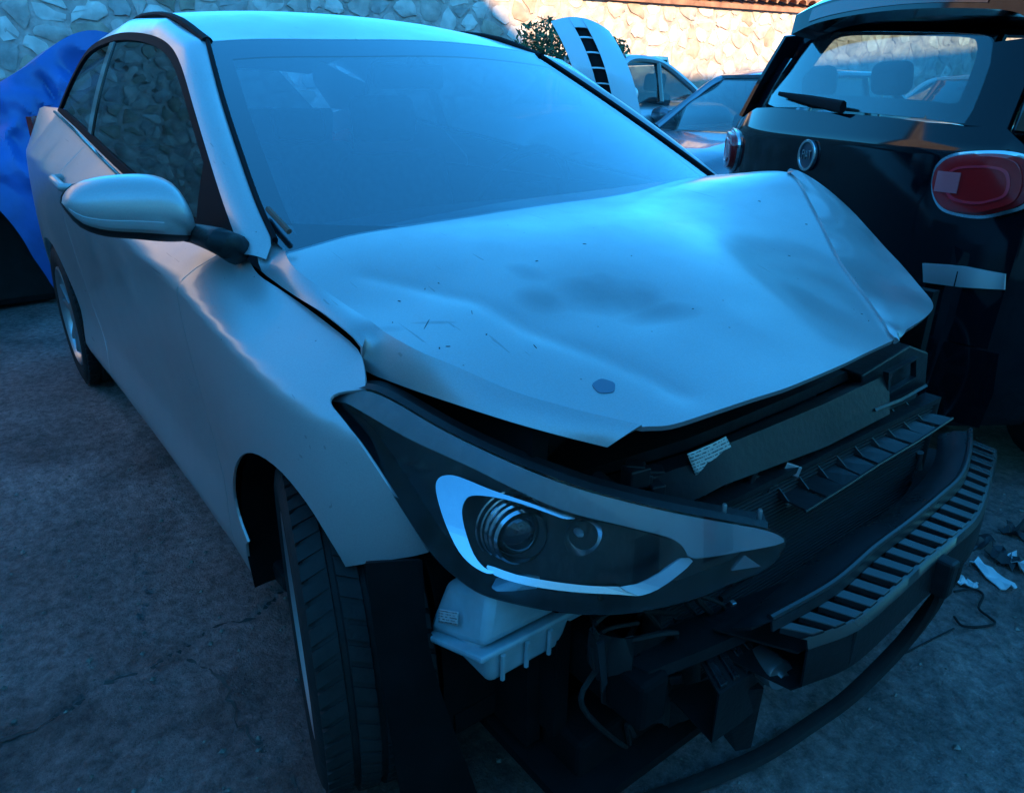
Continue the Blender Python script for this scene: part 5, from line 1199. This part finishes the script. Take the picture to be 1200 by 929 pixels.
# ================================================================== SMALL THINGS ON THE GROUND
def scrap(px, z, size, m, name, label, cat, seed, group=None):
    rnd = np.random.RandomState(seed); c = UZ(*px, 0); n = 7; rows = []
    a0 = rnd.rand()*6.28; ca, sa = math.cos(a0), math.sin(a0)
    for j in range(5):
        row = []
        for i in range(n):
            x = (i/(n-1)-.5)*size[0]+rnd.normal(0, size[0]*.04); y = (j/4-.5)*size[1]*(1-.4*abs(i/(n-1)-.5))+rnd.normal(0, size[1]*.06)
            row.append((ca*x-sa*y, sa*x+ca*y, z+abs(rnd.normal(0, size[1]*.22))+.006))
        rows.append(row)
    mb = MB().sheet(rows, (0, 0, -.003)); o = mb.build(name, m, None, sharp=30); o.location = (c[0], c[1], gz(c[0], c[1])); return tag(o, label, cat, group)
SCRAPW = mat('pale_scrap', (.55, .60, .62), .4, var=.2); SCRAPB = mat('black_scrap', (.015, .015, .017), .5)
scrap((1160, 678), .0, (.13, .045), SCRAPW, 'plastic_scrap', 'long pale torn plastic scrap on the ground beyond the bumper beam', 'scrap', 1)
scrap((1193, 668), .0, (.08, .06), SCRAPW, 'plastic_scrap', 'pale plastic scrap at the right edge of the picture', 'scrap', 2)
scrap((1129, 686), .0, (.06, .035), SCRAPW, 'plastic_scrap', 'small pale scrap nearest the end of the bumper beam', 'scrap', 3)
scrap((1175, 660), .0, (.09, .07), SCRAPB, 'plastic_scrap', 'crumpled black plastic piece between the two largest pale scraps', 'scrap', 4)
scrap((1145, 640), .0, (.10, .05), SCRAPB, 'plastic_scrap', 'black plastic shard close beside the right end of the beam', 'scrap', 5)
scrap((1075, 570), .0, (.12, .09), SCRAPW, 'plastic_scrap', 'pale scrap seen through the gap behind the bumper beam', 'scrap', 6)
scrap((750, 893), .0, (.022, .014), SCRAPW, 'paper_scrap', 'tiny pale scrap on the ground at the bottom of the picture', 'scrap', 8)
scrap((1190, 630), .0, (.07, .06), SCRAPB, 'plastic_scrap', 'black plastic piece farthest back at the right edge', 'scrap', 9)
# loose grit
gm_ = MB(); rnd = np.random.RandomState(5)
for k in range(2600):
    if k < 1700: x, y = rnd.uniform(-1.6, 1.0), rnd.uniform(-1.7, -.7)
    else: x, y = rnd.uniform(.2, 1.1), rnd.uniform(-.6, 1.6)
    s = .0014+.0045*rnd.rand()**6*1.6; z = gz(x, y)+s*.35
    p = rnd.normal(0, 1, (6, 3)); base = np.array(((1, 0, 0), (-1, 0, 0), (0, 1, 0), (0, -1, 0), (0, 0, .7), (0, 0, -.7)))*s*(1+.35*p*.6)
    gm_.add([b+np.array((x, y, z)) for b in base], [(0, 2, 4), (2, 1, 4), (1, 3, 4), (3, 0, 4), (2, 0, 5), (1, 2, 5), (3, 1, 5), (0, 3, 5)])
tag(gm_.build('gravel', mat('grit', (.14, .125, .105), .9, col2=(.27, .25, .22), var=.3, vscale=60), None, smooth=False), 'loose grit scattered over the worn concrete', 'grit', kind='stuff')
# dark scuff on the hood
sc_ = HOOD.hit(708, 453); scf = [sc_+np.array((math.cos(t), math.sin(t)))*(.0165+.0008*math.sin(5*t+1)) for t in np.linspace(0, 2*math.pi, 25)[:-1]]
panel('scuff_mark', HOOD, scf, .004, mat('scuffed_paint', (.11, .15, .20), .5, .5), car, thick=.001, d=.0012)
def chip(px, l_, w_, rot):
    c = HOOD.hit(*px); q = [c+np.array((math.cos(rot)*x-math.sin(rot)*y, math.sin(rot)*x+math.cos(rot)*y)) for x, y in ((-l_, -w_*.6), (-l_*.2, -w_), (l_, -w_*.3), (l_*.6, w_), (-l_*.5, w_*.7))]
    panel('paint_chip', HOOD, q, .01, SCRAPB, car, thick=.001, d=.0007)
for k, px in enumerate(((514, 332), (498, 339), (468, 353), (515, 408), (525, 406), (460, 378), (629, 306), (685, 286), (890, 236), (945, 263), (1010, 368), (1018, 376), (812, 362), (571, 228), (570, 392), (740, 300), (925, 300))):
    chip(px, .0012+.0028*random.random(), .0007+.0007*random.random(), random.random()*3)
for k, (px, l_) in enumerate((((500, 380), .016), ((553, 366), .007), ((627, 406), .006))): chip(px, l_, .0006, 2.3+.3*k)
